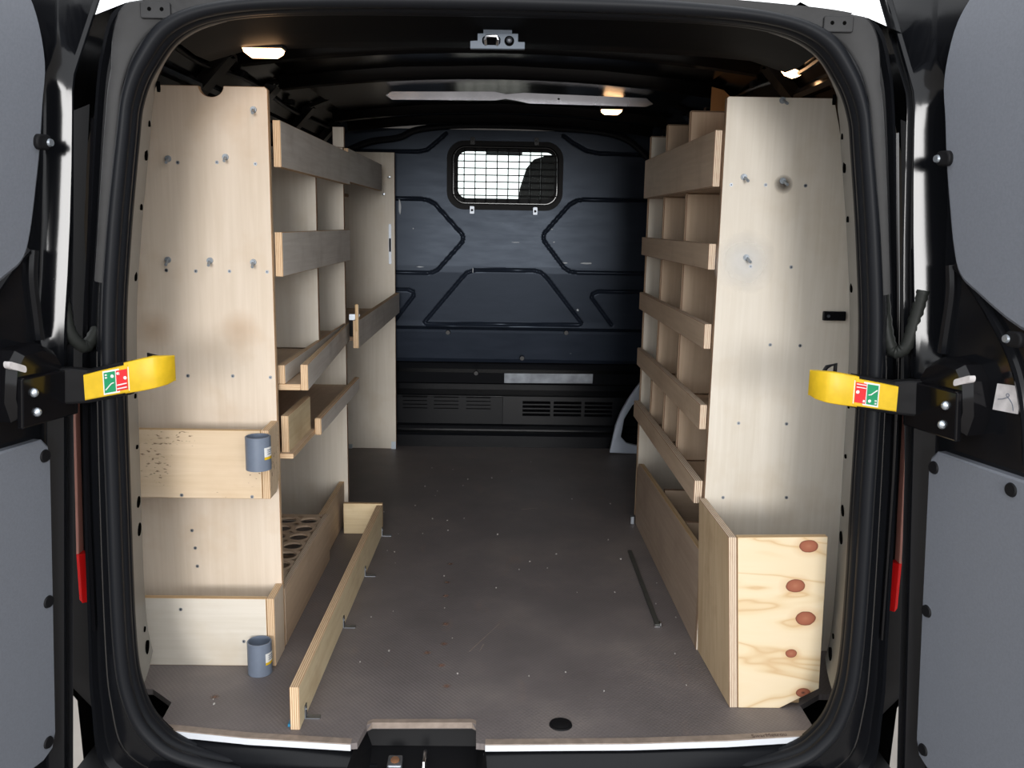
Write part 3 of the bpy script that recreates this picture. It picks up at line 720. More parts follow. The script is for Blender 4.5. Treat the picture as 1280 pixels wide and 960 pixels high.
for z in zs:
    base = prof_y(z)
    for x in xs:
        h = 0.0
        if z > 0.57:
            d = 9
            for a, b, xa, xb, za, zb in SEGS:
                if xa <= x <= xb and za <= z <= zb:
                    d = min(d, seg_d(x, z, a, b))
            if d < 0.0095: h = 0.012*(1-d/0.0095)
        V.append((x, 2.50+base+h, z))
nx = len(xs); F = []
for j in range(len(zs)-1):
    for i in range(nx-1):
        cx = (xs[i]+xs[i+1])/2; cz = (zs[j]+zs[j+1])/2
        if in_rr(cx, cz, WIN): continue
        F.append((j*nx+i, j*nx+i+1, (j+1)*nx+i+1, (j+1)*nx+i))
mb = M().add(V, F); mb.m = [1 if V[f[2]][2] < 0.405 else 0 for f in F]
bulk = mk('wall_back', mb, ['bulkhead_paint', 'paint_black'], smooth=25, recalc=False, origin=(0, 2.5, 0))
struct(bulk, 'pressed black steel bulkhead with a caged window')
def ringm(o_, i_, y0, y1):
    n = len(o_); m = M()
    m.loft([[(a, y0+0.02, b) for a, b in o_], [(a, y0, b) for a, b in o_], [(a, y0, b) for a, b in i_], [(a, y1, b) for a, b in i_]], closed=True)
    return m
wf = mk('window_frame', ringm(rrect(-0.244, 0.292, 1.121, 1.431, 0.080, 8), rrect(-0.222, 0.272, 1.140, 1.410, 0.065, 8), 2.493, 2.53), 'rubber_dark', bulk, smooth=40)
mk('window_rubber', ringm(rrect(-0.226, 0.276, 1.136, 1.414, 0.068, 8), rrect(-0.194, 0.254, 1.174, 1.386, 0.040, 8), 2.520, 2.54), 'rubber_dark', wf, smooth=40)
mk('window_pane', M().prism(rrect(-0.20, 0.26, 1.168, 1.392, 0.04, 6), lambda a, b, t: (a, t, b), 2.530, 2.534), 'clear_pane', wf)
gd = mk('mesh_guard', M().tube([(a, 2.482, b) for a, b in rrect(-0.213, 0.264, 1.150, 1.402, 0.055, 8)], 0.003, 6, closed=True), 'plastic_gloss', bulk, smooth=True)
for i in range(8):
    x = -0.164+i*0.0505
    mk('wire', M().tube([(x, 2.480, 1.152 if 0 < i < 7 else 1.158), (x, 2.480, 1.400 if 0 < i < 7 else 1.394)], 0.0027, 6), 'plastic_black', gd)
for i in range(7):
    z = 1.186+i*0.0305
    mk('wire', M().tube([(-0.211, 2.477, z), (0.262, 2.477, z)], 0.0027, 6), 'plastic_black', gd)
for x, z, d, mt in ((-0.126, 1.416, 1, 'plastic_black'), (0.166, 1.418, 1, 'plastic_black'), (-0.126, 1.136, -1, 'steel_dull'), (0.166, 1.136, -1, 'steel_dull')):
    tabm = M().prism(rrect(x-0.010, x+0.010, min(z, z+d*0.030)-0.004, max(z, z+d*0.030), 0.003, 2), lambda a, b, t: (a, t, b), 2.474, 2.482)
    tb = mk('guard_tab', tabm, mt, gd); mk('tab_screw', M().cyl((x, 2.474, z+d*0.018), (x, 2.470, z+d*0.018), 0.006, 0.005, 10), 'rubber_dark' if mt == 'steel_dull' else 'plastic_black', tb)
# arched weather strip over the bulkhead
arch = catmull([Vector(p) for p in [(-0.86, 2.46, 1.10), (-0.80, 2.46, 1.30), (-0.62, 2.455, 1.405), (-0.46, 2.45, 1.435), (-0.38, 2.45, 1.470), (-0.22, 2.45, 1.490), (0, 2.45, 1.495), (0.22, 2.45, 1.490), (0.46, 2.45, 1.475), (0.60, 2.455, 1.43), (0.72, 2.46, 1.30), (0.80, 2.46, 1.10)]], 5)
mk('arch_seal', M().tube(arch, 0.014, 8), 'rubber', bulk, smooth=True)
# louvres and the lower beam
for gx in (-0.455, -0.305, -0.150):
    for j in range(4):
        z = 0.170+j*0.018
        m = M().add([(gx, 2.497, z), (gx+0.125, 2.497, z), (gx+0.120, 2.484, z+0.011), (gx+0.005, 2.484, z+0.011), (gx, 2.499, z+0.014), (gx+0.125, 2.499, z+0.014)], [(0, 1, 2, 3), (3, 2, 5, 4), (0, 3, 4), (1, 5, 2)])
        mk('louvre', m, 'plastic_gloss', bulk)
for gx in (0.125, 0.275, 0.425):
    for j in range(4):
        z = 0.145+j*0.020
        m = M().add([(gx, 2.497, z), (gx+0.135, 2.497, z), (gx+0.130, 2.484, z+0.010), (gx+0.005, 2.484, z+0.010), (gx, 2.499, z+0.014), (gx+0.135, 2.499, z+0.014)], [(0, 1, 2, 3), (3, 2, 5, 4), (0, 3, 4), (1, 5, 2)])
        mk('louvre', m, 'plastic_gloss', bulk)
mk('kick_plate', M().prism([(0.035, 0.305), (0.46, 0.309), (0.46, 0.356), (0.035, 0.353)], lambda a, b, t: (a, t - (b-0.30)*0.16, b), 2.502, 2.510), 'steel_dull', bulk)
mk('lower_panel', M().prism([(-0.60, 0.105), (0.030, 0.105), (0.030, 0.238), (-0.60, 0.236)], lambda a, b, t: (a, t, b), 2.488, 2.497), 'paint_black', bulk, bevel=0.002)
for x, z in ((-0.235, 0.548), (0.118, 0.43), (0.325, 0.555), (-0.10, 0.355)):
    mk('grommet', M().cyl((x, 2.485, z), (x, 2.472, z), 0.012, 0.010, 14), 'plastic_black', bulk, smooth=True)

plain('chip_white', (176, 180, 184), 0.5)
for x, z, w, h in ((0.314, 0.882, 0.026, 0.007), (0.413, 0.882, 0.060, 0.010), (0.08, 0.974, 0.05, 0.0035), (0.258, 0.978, 0.008, 0.006), (0.247, 1.037, 0.010, 0.004), (-0.367, 0.853, 0.035, 0.005), (-0.462, 1.128, 0.012, 0.075), (-0.40, 1.03, 0.007, 0.007), (-0.12, 0.84, 0.004, 0.03), (0.38, 0.66, 0.012, 0.012)):
    n_ = 9; ps = [(x+w/2*math.cos(2*math.pi*k/n_)*random.uniform(0.6, 1.1), z+h/2*math.sin(2*math.pi*k/n_)*random.uniform(0.6, 1.1)) for k in range(n_)]
    yy = 2.5 + prof_y(z)
    mk('paint_chip', M().prism(ps, lambda a, b, t: (a, t, b), yy-0.0012, yy+0.002), 'chip_white', bulk)

# ------------------------------------------------------------------ cab seen through the window
seat = thing('cab_seat', (0.26, 2.80, 0.3), 'dark cloth cab seat behind the caged bulkhead window', 'seat')
m = M().prism([(0.085, 0.3), (0.088, 1.12), (0.102, 1.24), (0.130, 1.33), (0.165, 1.372), (0.22, 1.39), (0.33, 1.39), (0.40, 1.37), (0.44, 1.32), (0.46, 1.20), (0.48, 0.3)], lambda a, b, t: (a, t+(1.2-b)*0.12, b), 2.78, 2.92)
mk('backrest', m, 'seat_cloth', seat, bevel=0.02, smooth=True)
mk('seat_base', M().box((0.10, 2.80, 0.25), (0.48, 3.3, 0.45)), 'seat_cloth', seat, bevel=0.03, smooth=True)
cab = mk('wall_front', M().loft([[(-0.88, y, zb), (-0.93, y, 0.85), (-0.84, y, zt*0.97), (-0.6, y, zt), (0.6, y, zt), (0.84, y, zt*0.97), (0.93, y, 0.85), (0.88, y, zb)] for y, zb, zt in ((2.56, -0.2, 1.56), (3.0, -0.2, 1.55), (3.35, -0.2, 1.47))]), 'roof_black', origin=(0, 3, 0))
struct(cab, 'dark van cab shell in front of the bulkhead')
mk('dashboard', M().prism([(3.35, -0.2), (3.35, 0.85), (3.55, 0.92), (4.1, 0.85), (4.2, -0.2)], lambda a, b, t: (t, a, b), -0.9, 0.9), 'plastic_black', cab, bevel=0.02)
mk('sun_visor', M().box((-0.08, 3.28, 1.425), (0.12, 3.30, 1.455)), 'trim_grey', cab, bevel=0.012)
for sg in (-1, 1):
    mk('windscreen_pillar', M().tube([(sg*0.80, 3.33, 1.46), (sg*0.88, 4.1, 0.90)], 0.04, 8), 'roof_black', cab, smooth=True)

# ------------------------------------------------------------------ hardware helpers
def bolt_mesh():
    m = M(); m.cyl((0, 0, 0), (0, -0.004, 0), 0.0075, 0.007, 12); m.cyl((0, -0.004, 0), (0.004, -0.026, -0.010), 0.0034, 0.0034, 8); m.cyl((0, -0.004, 0), (0.0, -0.009, 0), 0.0055, 0.005, 6)
    return m
_proto = {}
def bolts(parent, pts, y, mat='bolt_grey'):
    for x, z in pts:
        if 'bolt' not in _proto: _proto['bolt'] = mk('bolt', M().add([(a+x, b+y, c+z) for a, b, c in bolt_mesh().v], bolt_mesh().f), mat, parent, smooth=30); _off = WLOC[_proto['bolt'].name]-Vector((x, y, z)); _proto['boff'] = _off; continue
        dup(_proto['bolt'], Vector((x, y, z))+_proto['boff'], parent)
def screws(parent, pts, y):
    for x, z in pts:
        if 'screw' not in _proto:
            m = M(); m.cyl((x, y+0.001, z), (x, y-0.001, z), 0.0045, 0.004, 10); m.cyl((x, y-0.001, z), (x, y-0.0012, z), 0.0016, 0.0016, 6, mi=1)
            _proto['screw'] = mk('screw', m, ['steel_dull', 'hole_dark'], parent); _proto['soff'] = WLOC['screw']-Vector((x, y, z)); continue
        dup(_proto['screw'], Vector((x, y, z))+_proto['soff'], parent)
def L_bracket(parent, x, y, sg):
    m = M(); m.box((min(x, x+sg*0.032), y-0.008, 0.0005), (max(x, x+sg*0.032), y+0.008, 0.0025)); m.box((min(x, x+sg*0.002), y-0.008, 0.0025), (max(x, x+sg*0.002), y+0.008, 0.030))
    m.cyl((x+sg*0.002, y, 0.020), (x+sg*0.0035, y, 0.020), 0.003, 0.003, 8)
    return mk('angle_bracket', m, 'steel_dull', parent)

# ------------------------------------------------------------------ left rack
XF = -0.520
LR = thing('shelving_rack', (-0.68, 1.38, 0), 'tall birch plywood rack with slat-fronted bays along the left wall', 'shelving')
notch = [(-0.646+0.028*math.cos(math.radians(a)), 1.353-0.028*math.sin(math.radians(a))*0.86) for a in range(180, -1, -15)]
pts = [(-0.880, 0.0), (XF, 0.0), (XF, 1.347), (XF-0.006, 1.353)] + [(x, z) for x, z in reversed(notch)] + [(-0.765, 1.353), (-0.785, 1.33), (-0.83, 1.10), (-0.868, 0.8)]
shaped('end_panel', LR, pts, lambda a, b, t: (a, t, b), 0.365, 0.383, 'birch', 'ply_edge', lambda c: (c.z, c.x))
board('divider', LR, (-0.83, 0.880, 0.690), (XF, 0.898, 1.23), 1, 'birch_pale', 'dark_edge', grain=2)
board('divider', LR, (-0.83, 1.335, 0.0), (XF, 1.353, 1.30), 1, 'birch_pale', 'dark_edge', grain=2)
board('divider_post', LR, (-0.554, 1.335, 1.30), (XF+0.004, 1.353, 1.366), 1, 'birch_pale', 'dark_edge', grain=2)
board('far_panel', LR, (-0.83, 2.395, 0.0), (-0.473, 2.413, 1.365), 1, 'birch_pale', 'dark_edge', grain=2)
board('back_panel', LR, (-0.842, 0.384, 0.02), (-0.832, 2.394, 1.16), 0, 'brown_ply', 'dark_edge', grain=2)
board('slat', LR, (XF, 0.402, 1.180), (-0.502, 1.36, 1.285), 0, 'grey_ply', 'ply_edge')
board('slat', LR, (XF-0.006, 1.362, 1.190), (-0.507, 2.22, 1.300), 0, 'grey_ply', 'ply_edge')
board('slat', LR, (XF, 0.390, 0.928), (-0.502, 1.345, 1.031), 0, 'grey_ply', 'ply_edge')
for z, y0, y1 in ((1.165, 0.384, 2.394), (0.912, 0.384, 1.334)):
    board('shelf', LR, (-0.831, y0, z), (XF-0.16, y1, z+0.014), 2, 'brown_ply', 'dark_edge')
# shelf with a U-shaped tray that narrows towards the front of the van
def tap(v):
    t = (v.y-0.41)/(1.345-0.41); w = max(0, min(1, (v.x+0.526)/0.073))
    return Vector((v.x - t*w*0.056, v.y, v.z))
tray = board('tray_base', LR, (-0.526, 0.405, 0.653), (-0.4715, 1.345, 0.668), 2, 'brown_ply', 'ply_edge', xf=tap)
board('tray_lip', LR, (-0.471, 0.405, 0.653), (-0.453, 1.345, 0.716), 0, 'grey_ply', 'ply_edge', xf=tap)
board('tray_back', LR, (-0.526, 0.405, 0.6685), (-0.508, 1.334, 0.714), 0, 'grey_ply', 'ply_edge', xf=tap)
board('shelf', LR, (-0.831, 0.384, 0.672), (-0.527, 1.334, 0.687), 2, 'brown_ply', 'dark_edge')
# far bay shelf and its lip
board('shelf', LR, (-0.831, 1.354, 0.650), (-0.474, 2.394, 0.664), 2, 'brown_ply', 'dark_edge')
board('tray_lip', LR, (-0.473, 1.20, 0.646), (-0.455, 2.40, 0.738), 0, 'grey_ply', 'ply_edge')
board('lip_strip', LR, (-0.463, 1.182, 0.705), (-0.452, 1.199, 0.793), 0, 'grey_ply', 'solid_edge')
mk('shelf_runner', M().box((-0.512, 1.36, 0.722), (-0.476, 1.372, 0.742)), 'zinc', LR)
mk('shelf_edge', M().box((-0.512, 1.362, 0.665), (-0.478, 1.370, 0.721)), 'rubber_dark', LR)
# fourth level
board('shelf', LR, (-0.831, 0.384, 0.487), (-0.488, 1.334, 0.4995), 2, 'brown_ply', 'ply_edge')
board('tray_lip', LR, (-0.488, 0.635, 0.486), (-0.470, 1.30, 0.533), 0, 'grey_ply', 'ply_edge', bevel=0.003)
board('short_board', LR, (XF, 0.400, 0.493), (-0.502, 0.655, 0.590), 0, 'yellow_ply', 'ply_edge')
# bottom boxes and the board with round holes
board('box_front', LR, (-0.535, 0.384, 0.0), (-0.519, 0.970, 0.152), 0, 'brown_ply', 'ply_edge_pale')
board('box_front', LR, (-0.552, 0.971, 0.0), (-0.534, 1.334, 0.150), 0, 'brown_ply', 'ply_edge')
def hole_board():
    m = M(); cols = [-0.765, -0.700, -0.634, -0.569]; rws = [0.400+0.0728*k for k in range(8)]; hw, hl, r, z1, z0 = 0.0325, 0.0364, 0.0265, 0.150, 0.1445
    N = 16
    for cx in cols:
        for cy in rws:
            if cy - hl < 0.385: continue
            sq = []; ci = []
            for k in range(N):
                a = 2*math.pi*(k+0.5)/N; c, s_ = math.cos(a), math.sin(a); q = 1/max(abs(c), abs(s_))
                sq.append((cx+c*q*hw, cy+s_*q*hl)); ci.append((cx+r*c, cy+r*s_))
            rows = [[(a, b, z0) for a, b in sq], [(a, b, z1) for a, b in sq], [(a, b, z1) for a, b in ci], [(a, b, z0) for a, b in ci]]
            m.loft([rows[1], rows[2], rows[3], rows[0]], closed=True)
    return m
def uvxy(bm):
    L = bm.loops.layers.uv.new('UVMap')
    for f in bm.faces:
        for l in f.loops: l[L].uv = (l.vert.co.y, l.vert.co.x)
mk('holed_board', hole_board(), 'brown_ply', LR, uvfn=uvxy)
board('board_margin', LR, (-0.831, 0.384, 0.138), (-0.798, 0.969, 0.150), 2, 'brown_ply', 'dark_edge')
board('board_margin', LR, (-0.797, 0.946, 0.138), (-0.536, 0.969, 0.150), 2, 'brown_ply', 'dark_edge')
board('board_margin', LR, (-0.797, 0.384, 0.138), (-0.536, 0.434, 0.150), 2, 'brown_ply', 'dark_edge')
board('box_base', LR, (-0.831, 0.384, 0.001), (-0.536, 0.969, 0.013), 2, 'dark_ply', 'dark_edge')
# bins on the rear end panel
def side_bin(z0, z1, chamfer, facem):
    b = board('bin_front', LR, (-0.872, 0.275, z0), (-0.537, 0.291, z1), 1, facem, 'solid_edge', grain=0)
    pts_ = [(0.275, z0), (0.364-chamfer, z0), (0.364, z0+chamfer*1.2+0.0001), (0.364, z1+0.004), (0.275, z1)] if chamfer else [(0.275, z0), (0.364, z0), (0.364, z1+0.002), (0.275, z1)]
    shaped('bin_side', b, pts_, lambda a, c, t: (t, a, c), -0.536, -0.518, 'birch_spotted' if chamfer else 'birch', 'ply_edge', lambda c: (c.z, c.y))
    board('bin_base', b, (-0.868, 0.292, z0+0.002), (-0.537, 0.364, z0+0.014), 2, 'birch', 'solid_edge')
    return b
b1 = side_bin(0.419, 0.582, 0.030, 'birch_spotted'); b2 = side_bin(0.0, 0.172, 0.0, 'birch_pale')
bolts(LR, [(-0.749, 1.192), (-0.619, 1.198), (-0.552, 1.303), (-0.761, 0.964), (-0.664, 0.964), (-0.564, 0.962)], 0.365)
screws(LR, [(-0.728, 1.184), (-0.639, 1.186), (-0.552, 1.184), (-0.766, 0.94), (-0.698, 0.939), (-0.62, 0.94), (-0.533, 0.94), (-0.728, 0.692), (-0.622, 0.693), (-0.533, 0.691), (-0.736, 0.308), (-0.73, 0.263), (-0.727, 0.216)], 0.365)
screws(LR, [(-0.724, 0.426), (-0.561, 0.424), (-0.74, 0.143), (-0.593, 0.063)], 0.275)
m = M().prism(rrect(-0.501, -0.489, 0.869, 1.049, 0.002, 2), lambda a, b, t: (a, t, b), 2.391, 2.3945); lp_ = mk('latch_plate', m, 'steel_dull', LR); mk('strike_hole', M().box((-0.499, 2.3895, 0.925), (-0.491, 2.3908, 0.985)), 'hole_dark', lp_)
m = M().box((-0.495, 2.386, 0.0), (-0.474, 2.394, 0.035)); mk('angle_bracket', m, 'zinc', LR)
m = M().box((-0.705, 2.386, 0.0), (-0.680, 2.394, 0.020)); mk('angle_bracket', m, 'zinc', LR)
for x, z in ((-0.50, 1.255), (-0.525, 1.18)):
    mk('bolt_tip', M().cyl((x, 2.394, z), (x+0.012, 2.34, z), 0.005, 0.004, 8), 'zinc', LR)

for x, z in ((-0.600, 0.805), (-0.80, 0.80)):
    mk('tan_patch', disc((x, 0.3645, z), 0.052, 'y'), 'tan_disc', LR, recalc=False)  # soft-edged tan discs on the end panel face
# grey pipe offcuts fixed to the bins
def pipe(c, z0, z1, label):
    t = thing('pipe_holder', (c[0], c[1], z0), label, 'pipe', 'grey pipe offcuts on the left bins')
    n = 28; ro, ri = 0.0285, 0.0255
    P_ = lambda r, z: [(c[0]+r*math.cos(2*math.pi*k/n), c[1]+r*math.sin(2*math.pi*k/n), z) for k in range(n)]
    m = M().loft([P_(ro, z0), P_(ro, z1-0.001), P_(ro-0.001, z1), P_(ri, z1), P_(ri, z0), P_(ro, z0)], closed=True)
    mk('pipe', m, 'pipe_grey', t, smooth=30)
    mk('pipe_floor', M().cyl((c[0], c[1], z0+0.001), (c[0], c[1], z0+0.004), ri-0.0005, None, 20), 'rubber_dark', t)
    a0, a1 = math.radians(-48), math.radians(5)
    def arcp(z): return [(c[0]+(ro+0.0006)*math.cos(a0+(a1-a0)*k/8), c[1]+(ro+0.0006)*math.sin(a0+(a1-a0)*k/8), z) for k in range(9)]
    h = z1-z0
    st = mk('label_sticker', M().loft([arcp(z0+h*0.42), arcp(z0+h*0.70)]), 'white', t)
    mk('label_band', M().loft([arcp(z0+h*0.34), arcp(z0+h*0.42)]), 'yellow', st)
    for kk in range(3):
        zz = z0+h*(0.49+0.06*kk)
        def arq(z): return [(c[0]+(ro+0.0010)*math.cos(a0+(a1-a0)*(0.3+0.6*k/6)), c[1]+(ro+0.0010)*math.sin(a0+(a1-a0)*(0.3+0.6*k/6)), z) for k in range(7)]
        mk('label_line', M().loft([arq(zz), arq(zz+h*0.025)]), 'pipe_grey', st)
    return t
pipe((-0.535, 0.2455), 0.500, 0.577, 'grey plastic pipe offcut fixed to the upper bin corner')
pipe((-0.548, 0.2455), 0.0005, 0.080, 'grey plastic pipe offcut standing by the lower bin on the floor')

# ------------------------------------------------------------------ floor kick board on the left
KB = thing('floor_kickboard', (-0.40, 0.6, 0), 'low plywood kick board standing along the floor left of the aisle', 'board')
def skew(v): return Vector((v.x + (v.y-0.0)*0.0135, v.y, v.z*(1+0.06*v.y)))
board('long_board', KB, (-0.420, 0.0, 0.0), (-0.400, 1.21, 0.097), 0, 'yellow_ply', 'ply_edge', xf=skew)
board('end_board', KB, (-0.517, 1.212, 0.0), (-0.384, 1.230, 0.108), 1, 'yellow_ply', 'solid_edge')
for y in (0.05, 0.49, 0.84, 1.195): L_bracket(KB, -0.3995+y*0.0135, y, 1)
m = M().prism([(-0.428, 0.012), (-0.421, 0.012), (-0.421, 0.040), (-0.428, 0.035)], lambda a, b, t: (a, b, t), 0.0, 0.006); mk('blue_shim', m, 'blue_plastic', KB)

# ------------------------------------------------------------------ right rack
XR = 0.520
RR = thing('shelving_rack', (0.69, 0.92, 0), 'pigeonhole plywood rack with five slats along the right wall', 'shelving')
shaped('end_panel', RR, [(XR, 0.0), (0.878, 0.0), (0.868, 0.80), (0.828, 1.10), (0.780, 1.30), (0.765, 1.354), (XR+0.004, 1.354), (XR, 1.350)], lambda a, b, t: (a, t, b), 0.380, 0.398, 'birch_pale', 'dark_edge', lambda c: (c.z, c.x))
board('far_panel', RR, (XR, 1.44, 0.0), (0.83, 1.458, 1.365), 1, 'birch_pale', 'dark_edge', grain=2, bevel=0.004)
board('back_panel', RR, (0.832, 0.40, 0.02), (0.842, 1.438, 1.16), 0, 'brown_ply', 'dark_edge', grain=2)
SL = [(1.153, 1.281), (0.960, 1.021), (0.770, 0.830), (0.571, 0.632), (0.382, 0.440)]
for k, (z0, z1) in enumerate(SL):
    board('slat', RR, (XR-0.018 - (0.004 if k == 4 else 0), 0.400, z0), (XR-0.0005, 1.425, z1), 0, 'brown_ply', 'ply_edge_pale')
    board('shelf', RR, (XR+0.002, 0.399, z0), (0.831, 1.439, z0+0.012), 2, 'brown_ply', 'dark_edge')
for (z0, z1), ys in (((1.166, 1.372), (0.79, 1.135)), ((0.973, 1.152), (0.79, 1.135)), ((0.783, 0.959), (0.79, 1.135)), ((0.584, 0.769), (0.79, 1.135)), ((0.395, 0.570), (0.755, 0.975, 1.215))):
    for y in ys:
        xb = 0.831 if z1 < 1.2 else 0.74
        board('divider', RR, (XR+0.001, y, z0), (xb, y+0.018, z1), 1, 'brown_ply', 'dark_edge', grain=2, bevel=0.004)
# lower box with two cross boards
pts = [(0.3805, 0.0), (1.36, 0.0), (1.36, 0.205), (1.345, 0.226), (1.31, 0.234), (0.3805, 0.258)]
shaped('box_front', RR, pts, lambda a, b, t: (t, a, b), 0.504, 0.519, 'dark_ply', 'solid_edge', lambda c: (c.y, c.z), xf=lambda v: Vector((v.x + 0.017 - 0.011*(v.y-0.4), v.y, v.z)))
for y, z in ((0.655, 0.245), (0.985, 0.238)):
    board('box_divider', RR, (0.5385, y, 0.0), (0.831, y+0.016, z), 1, 'brown_ply', 'dark_edge')
m = M().box((0.492, 1.345, 0.001), (0.503, 1.365, 0.028)); mk('angle_bracket', m, 'steel_dull', RR)
# end bin of knotty pine
bs_ = shaped('bin_side', RR, [(0.105, 0.0), (0.379, 0.0), (0.379, 0.402), (0.105, 0.400)], lambda a, b, t: (t, a, b), 0.518, 0.536, 'pine_side', 'ply_edge_pale', lambda c: (c.z, c.y), xf=lambda v: Vector((v.x - 0.518 + (0.537-0.046*(v.y-0.104))*(1-v.z/0.4) + (0.511-0.016*(v.y-0.104))*(v.z/0.4), v.y, v.z)))
shaped('bin_front', RR, [(0.5565, 0.0), (0.650, 0.0), (0.735, 0.048), (0.727, 0.404), (0.5305, 0.400)], lambda a, b, t: (a, t, b), 0.105, 0.123, 'knotty_pine', 'solid_edge', lambda c: (c.x, c.z))
board('bin_base', RR, (0.558, 0.124, 0.002), (0.70, 0.379, 0.014), 2, 'pine_side', 'solid_edge')
bolts(RR, [(0.569, 1.175), (0.660, 1.168), (0.586, 0.991), (0.647, 1.347)], 0.380)
screws(RR, [(0.541, 1.157), (0.621, 1.158), (0.714, 1.158), (0.598, 0.97), (0.694, 0.97), (0.593, 0.592), (0.71, 0.592), (0.566, 0.404), (0.723, 0.406), (0.657, 0.785), (0.729, 0.784)], 0.380)
mk('filler_patch', disc((0.585, 0.3793, 0.980), 0.078, 'y'), 'filler', RR, recalc=False)
mk('knot_stain', disc((0.662, 0.3792, 1.160), 0.022, 'y'), 'knot_stain', RR, recalc=False)
m = M().box((0.776, 0.370, 0.846), (0.83, 0.3795, 0.868)); cl_ = mk('wall_clip', m, 'plastic_black', RR, bevel=0.002)
mk('clip_screw', M().cyl((0.788, 0.3702, 0.857), (0.788, 0.3675, 0.857), 0.004, 0.0035, 10), 'steel_dull', cl_)

# ------------------------------------------------------------------ grey corner trim by the bulkhead
tr_o = [(0.521, 0.045-0.035), (0.680, 0.0), (0.70, 0.03), (0.60, 0.055), (0.572, 0.085), (0.585, 0.17), (0.62, 0.235), (0.665, 0.275), (0.70, 0.31), (0.70, 0.40), (0.640, 0.325), (0.598, 0.262), (0.566, 0.20), (0.545, 0.14)]
t = mk('step_trim', M().prism([(a, b) for a, b in tr_o], lambda a, b, t: (a+0.012, t+0.10*(a-0.52), b), 2.33, 2.355), 'trim_grey', bevel=0.004, smooth=30)
tag(t, 'pale grey moulded trim loop on the floor behind the right rack', 'trim')

# ------------------------------------------------------------------ rear doors
AL = math.radians(14.5)
def D(sg, s, n, z):
    return Vector((sg*(0.845-0.07*z) + s*sg*math.sin(AL) - sg*n*math.cos(AL), -s*math.cos(AL) - n*math.sin(AL), z))
UP = [(0.118, 1.32), (0.124, 1.25), (0.130, 1.18), (0.142, 1.10), (0.155, 1.03), (0.172, 0.985), (0.21, 0.958), (0.311, 0.905), (0.45, 0.87), (0.60, 0.85), (0.65, 0.88), (0.66, 0.95), (0.66, 1.40), (0.63, 1.46), (0.56, 1.49), (0.23, 1.485), (0.172, 1.44), (0.138, 1.395)]
def smooth_poly(P, k=4):
    n = len(P); out = []
    for i in range(n):
        p0, p1, p2, p3 = (Vector((P[(i+j-1) % n][0], P[(i+j-1) % n][1], 0)) for j in range(4))
        for j in range(k):
            t = j/k; q = 0.5*((2*p1)+(p2-p0)*t+(2*p0-5*p1+4*p2-p3)*t*t+(3*p1-p0-3*p2+p3)*t**3); out.append((q.x, q.y))
    return out
UPs = smooth_poly(UP)
def chamf(pts, d):
    cx = sum(p[0] for p in pts)/len(pts); cz = sum(p[1] for p in pts)/len(pts)
    return [(x+(cx-x)/math.hypot(cx-x, cz-z)*d, z+(cz-z)/math.hypot(cx-x, cz-z)*d) for x, z in pts]
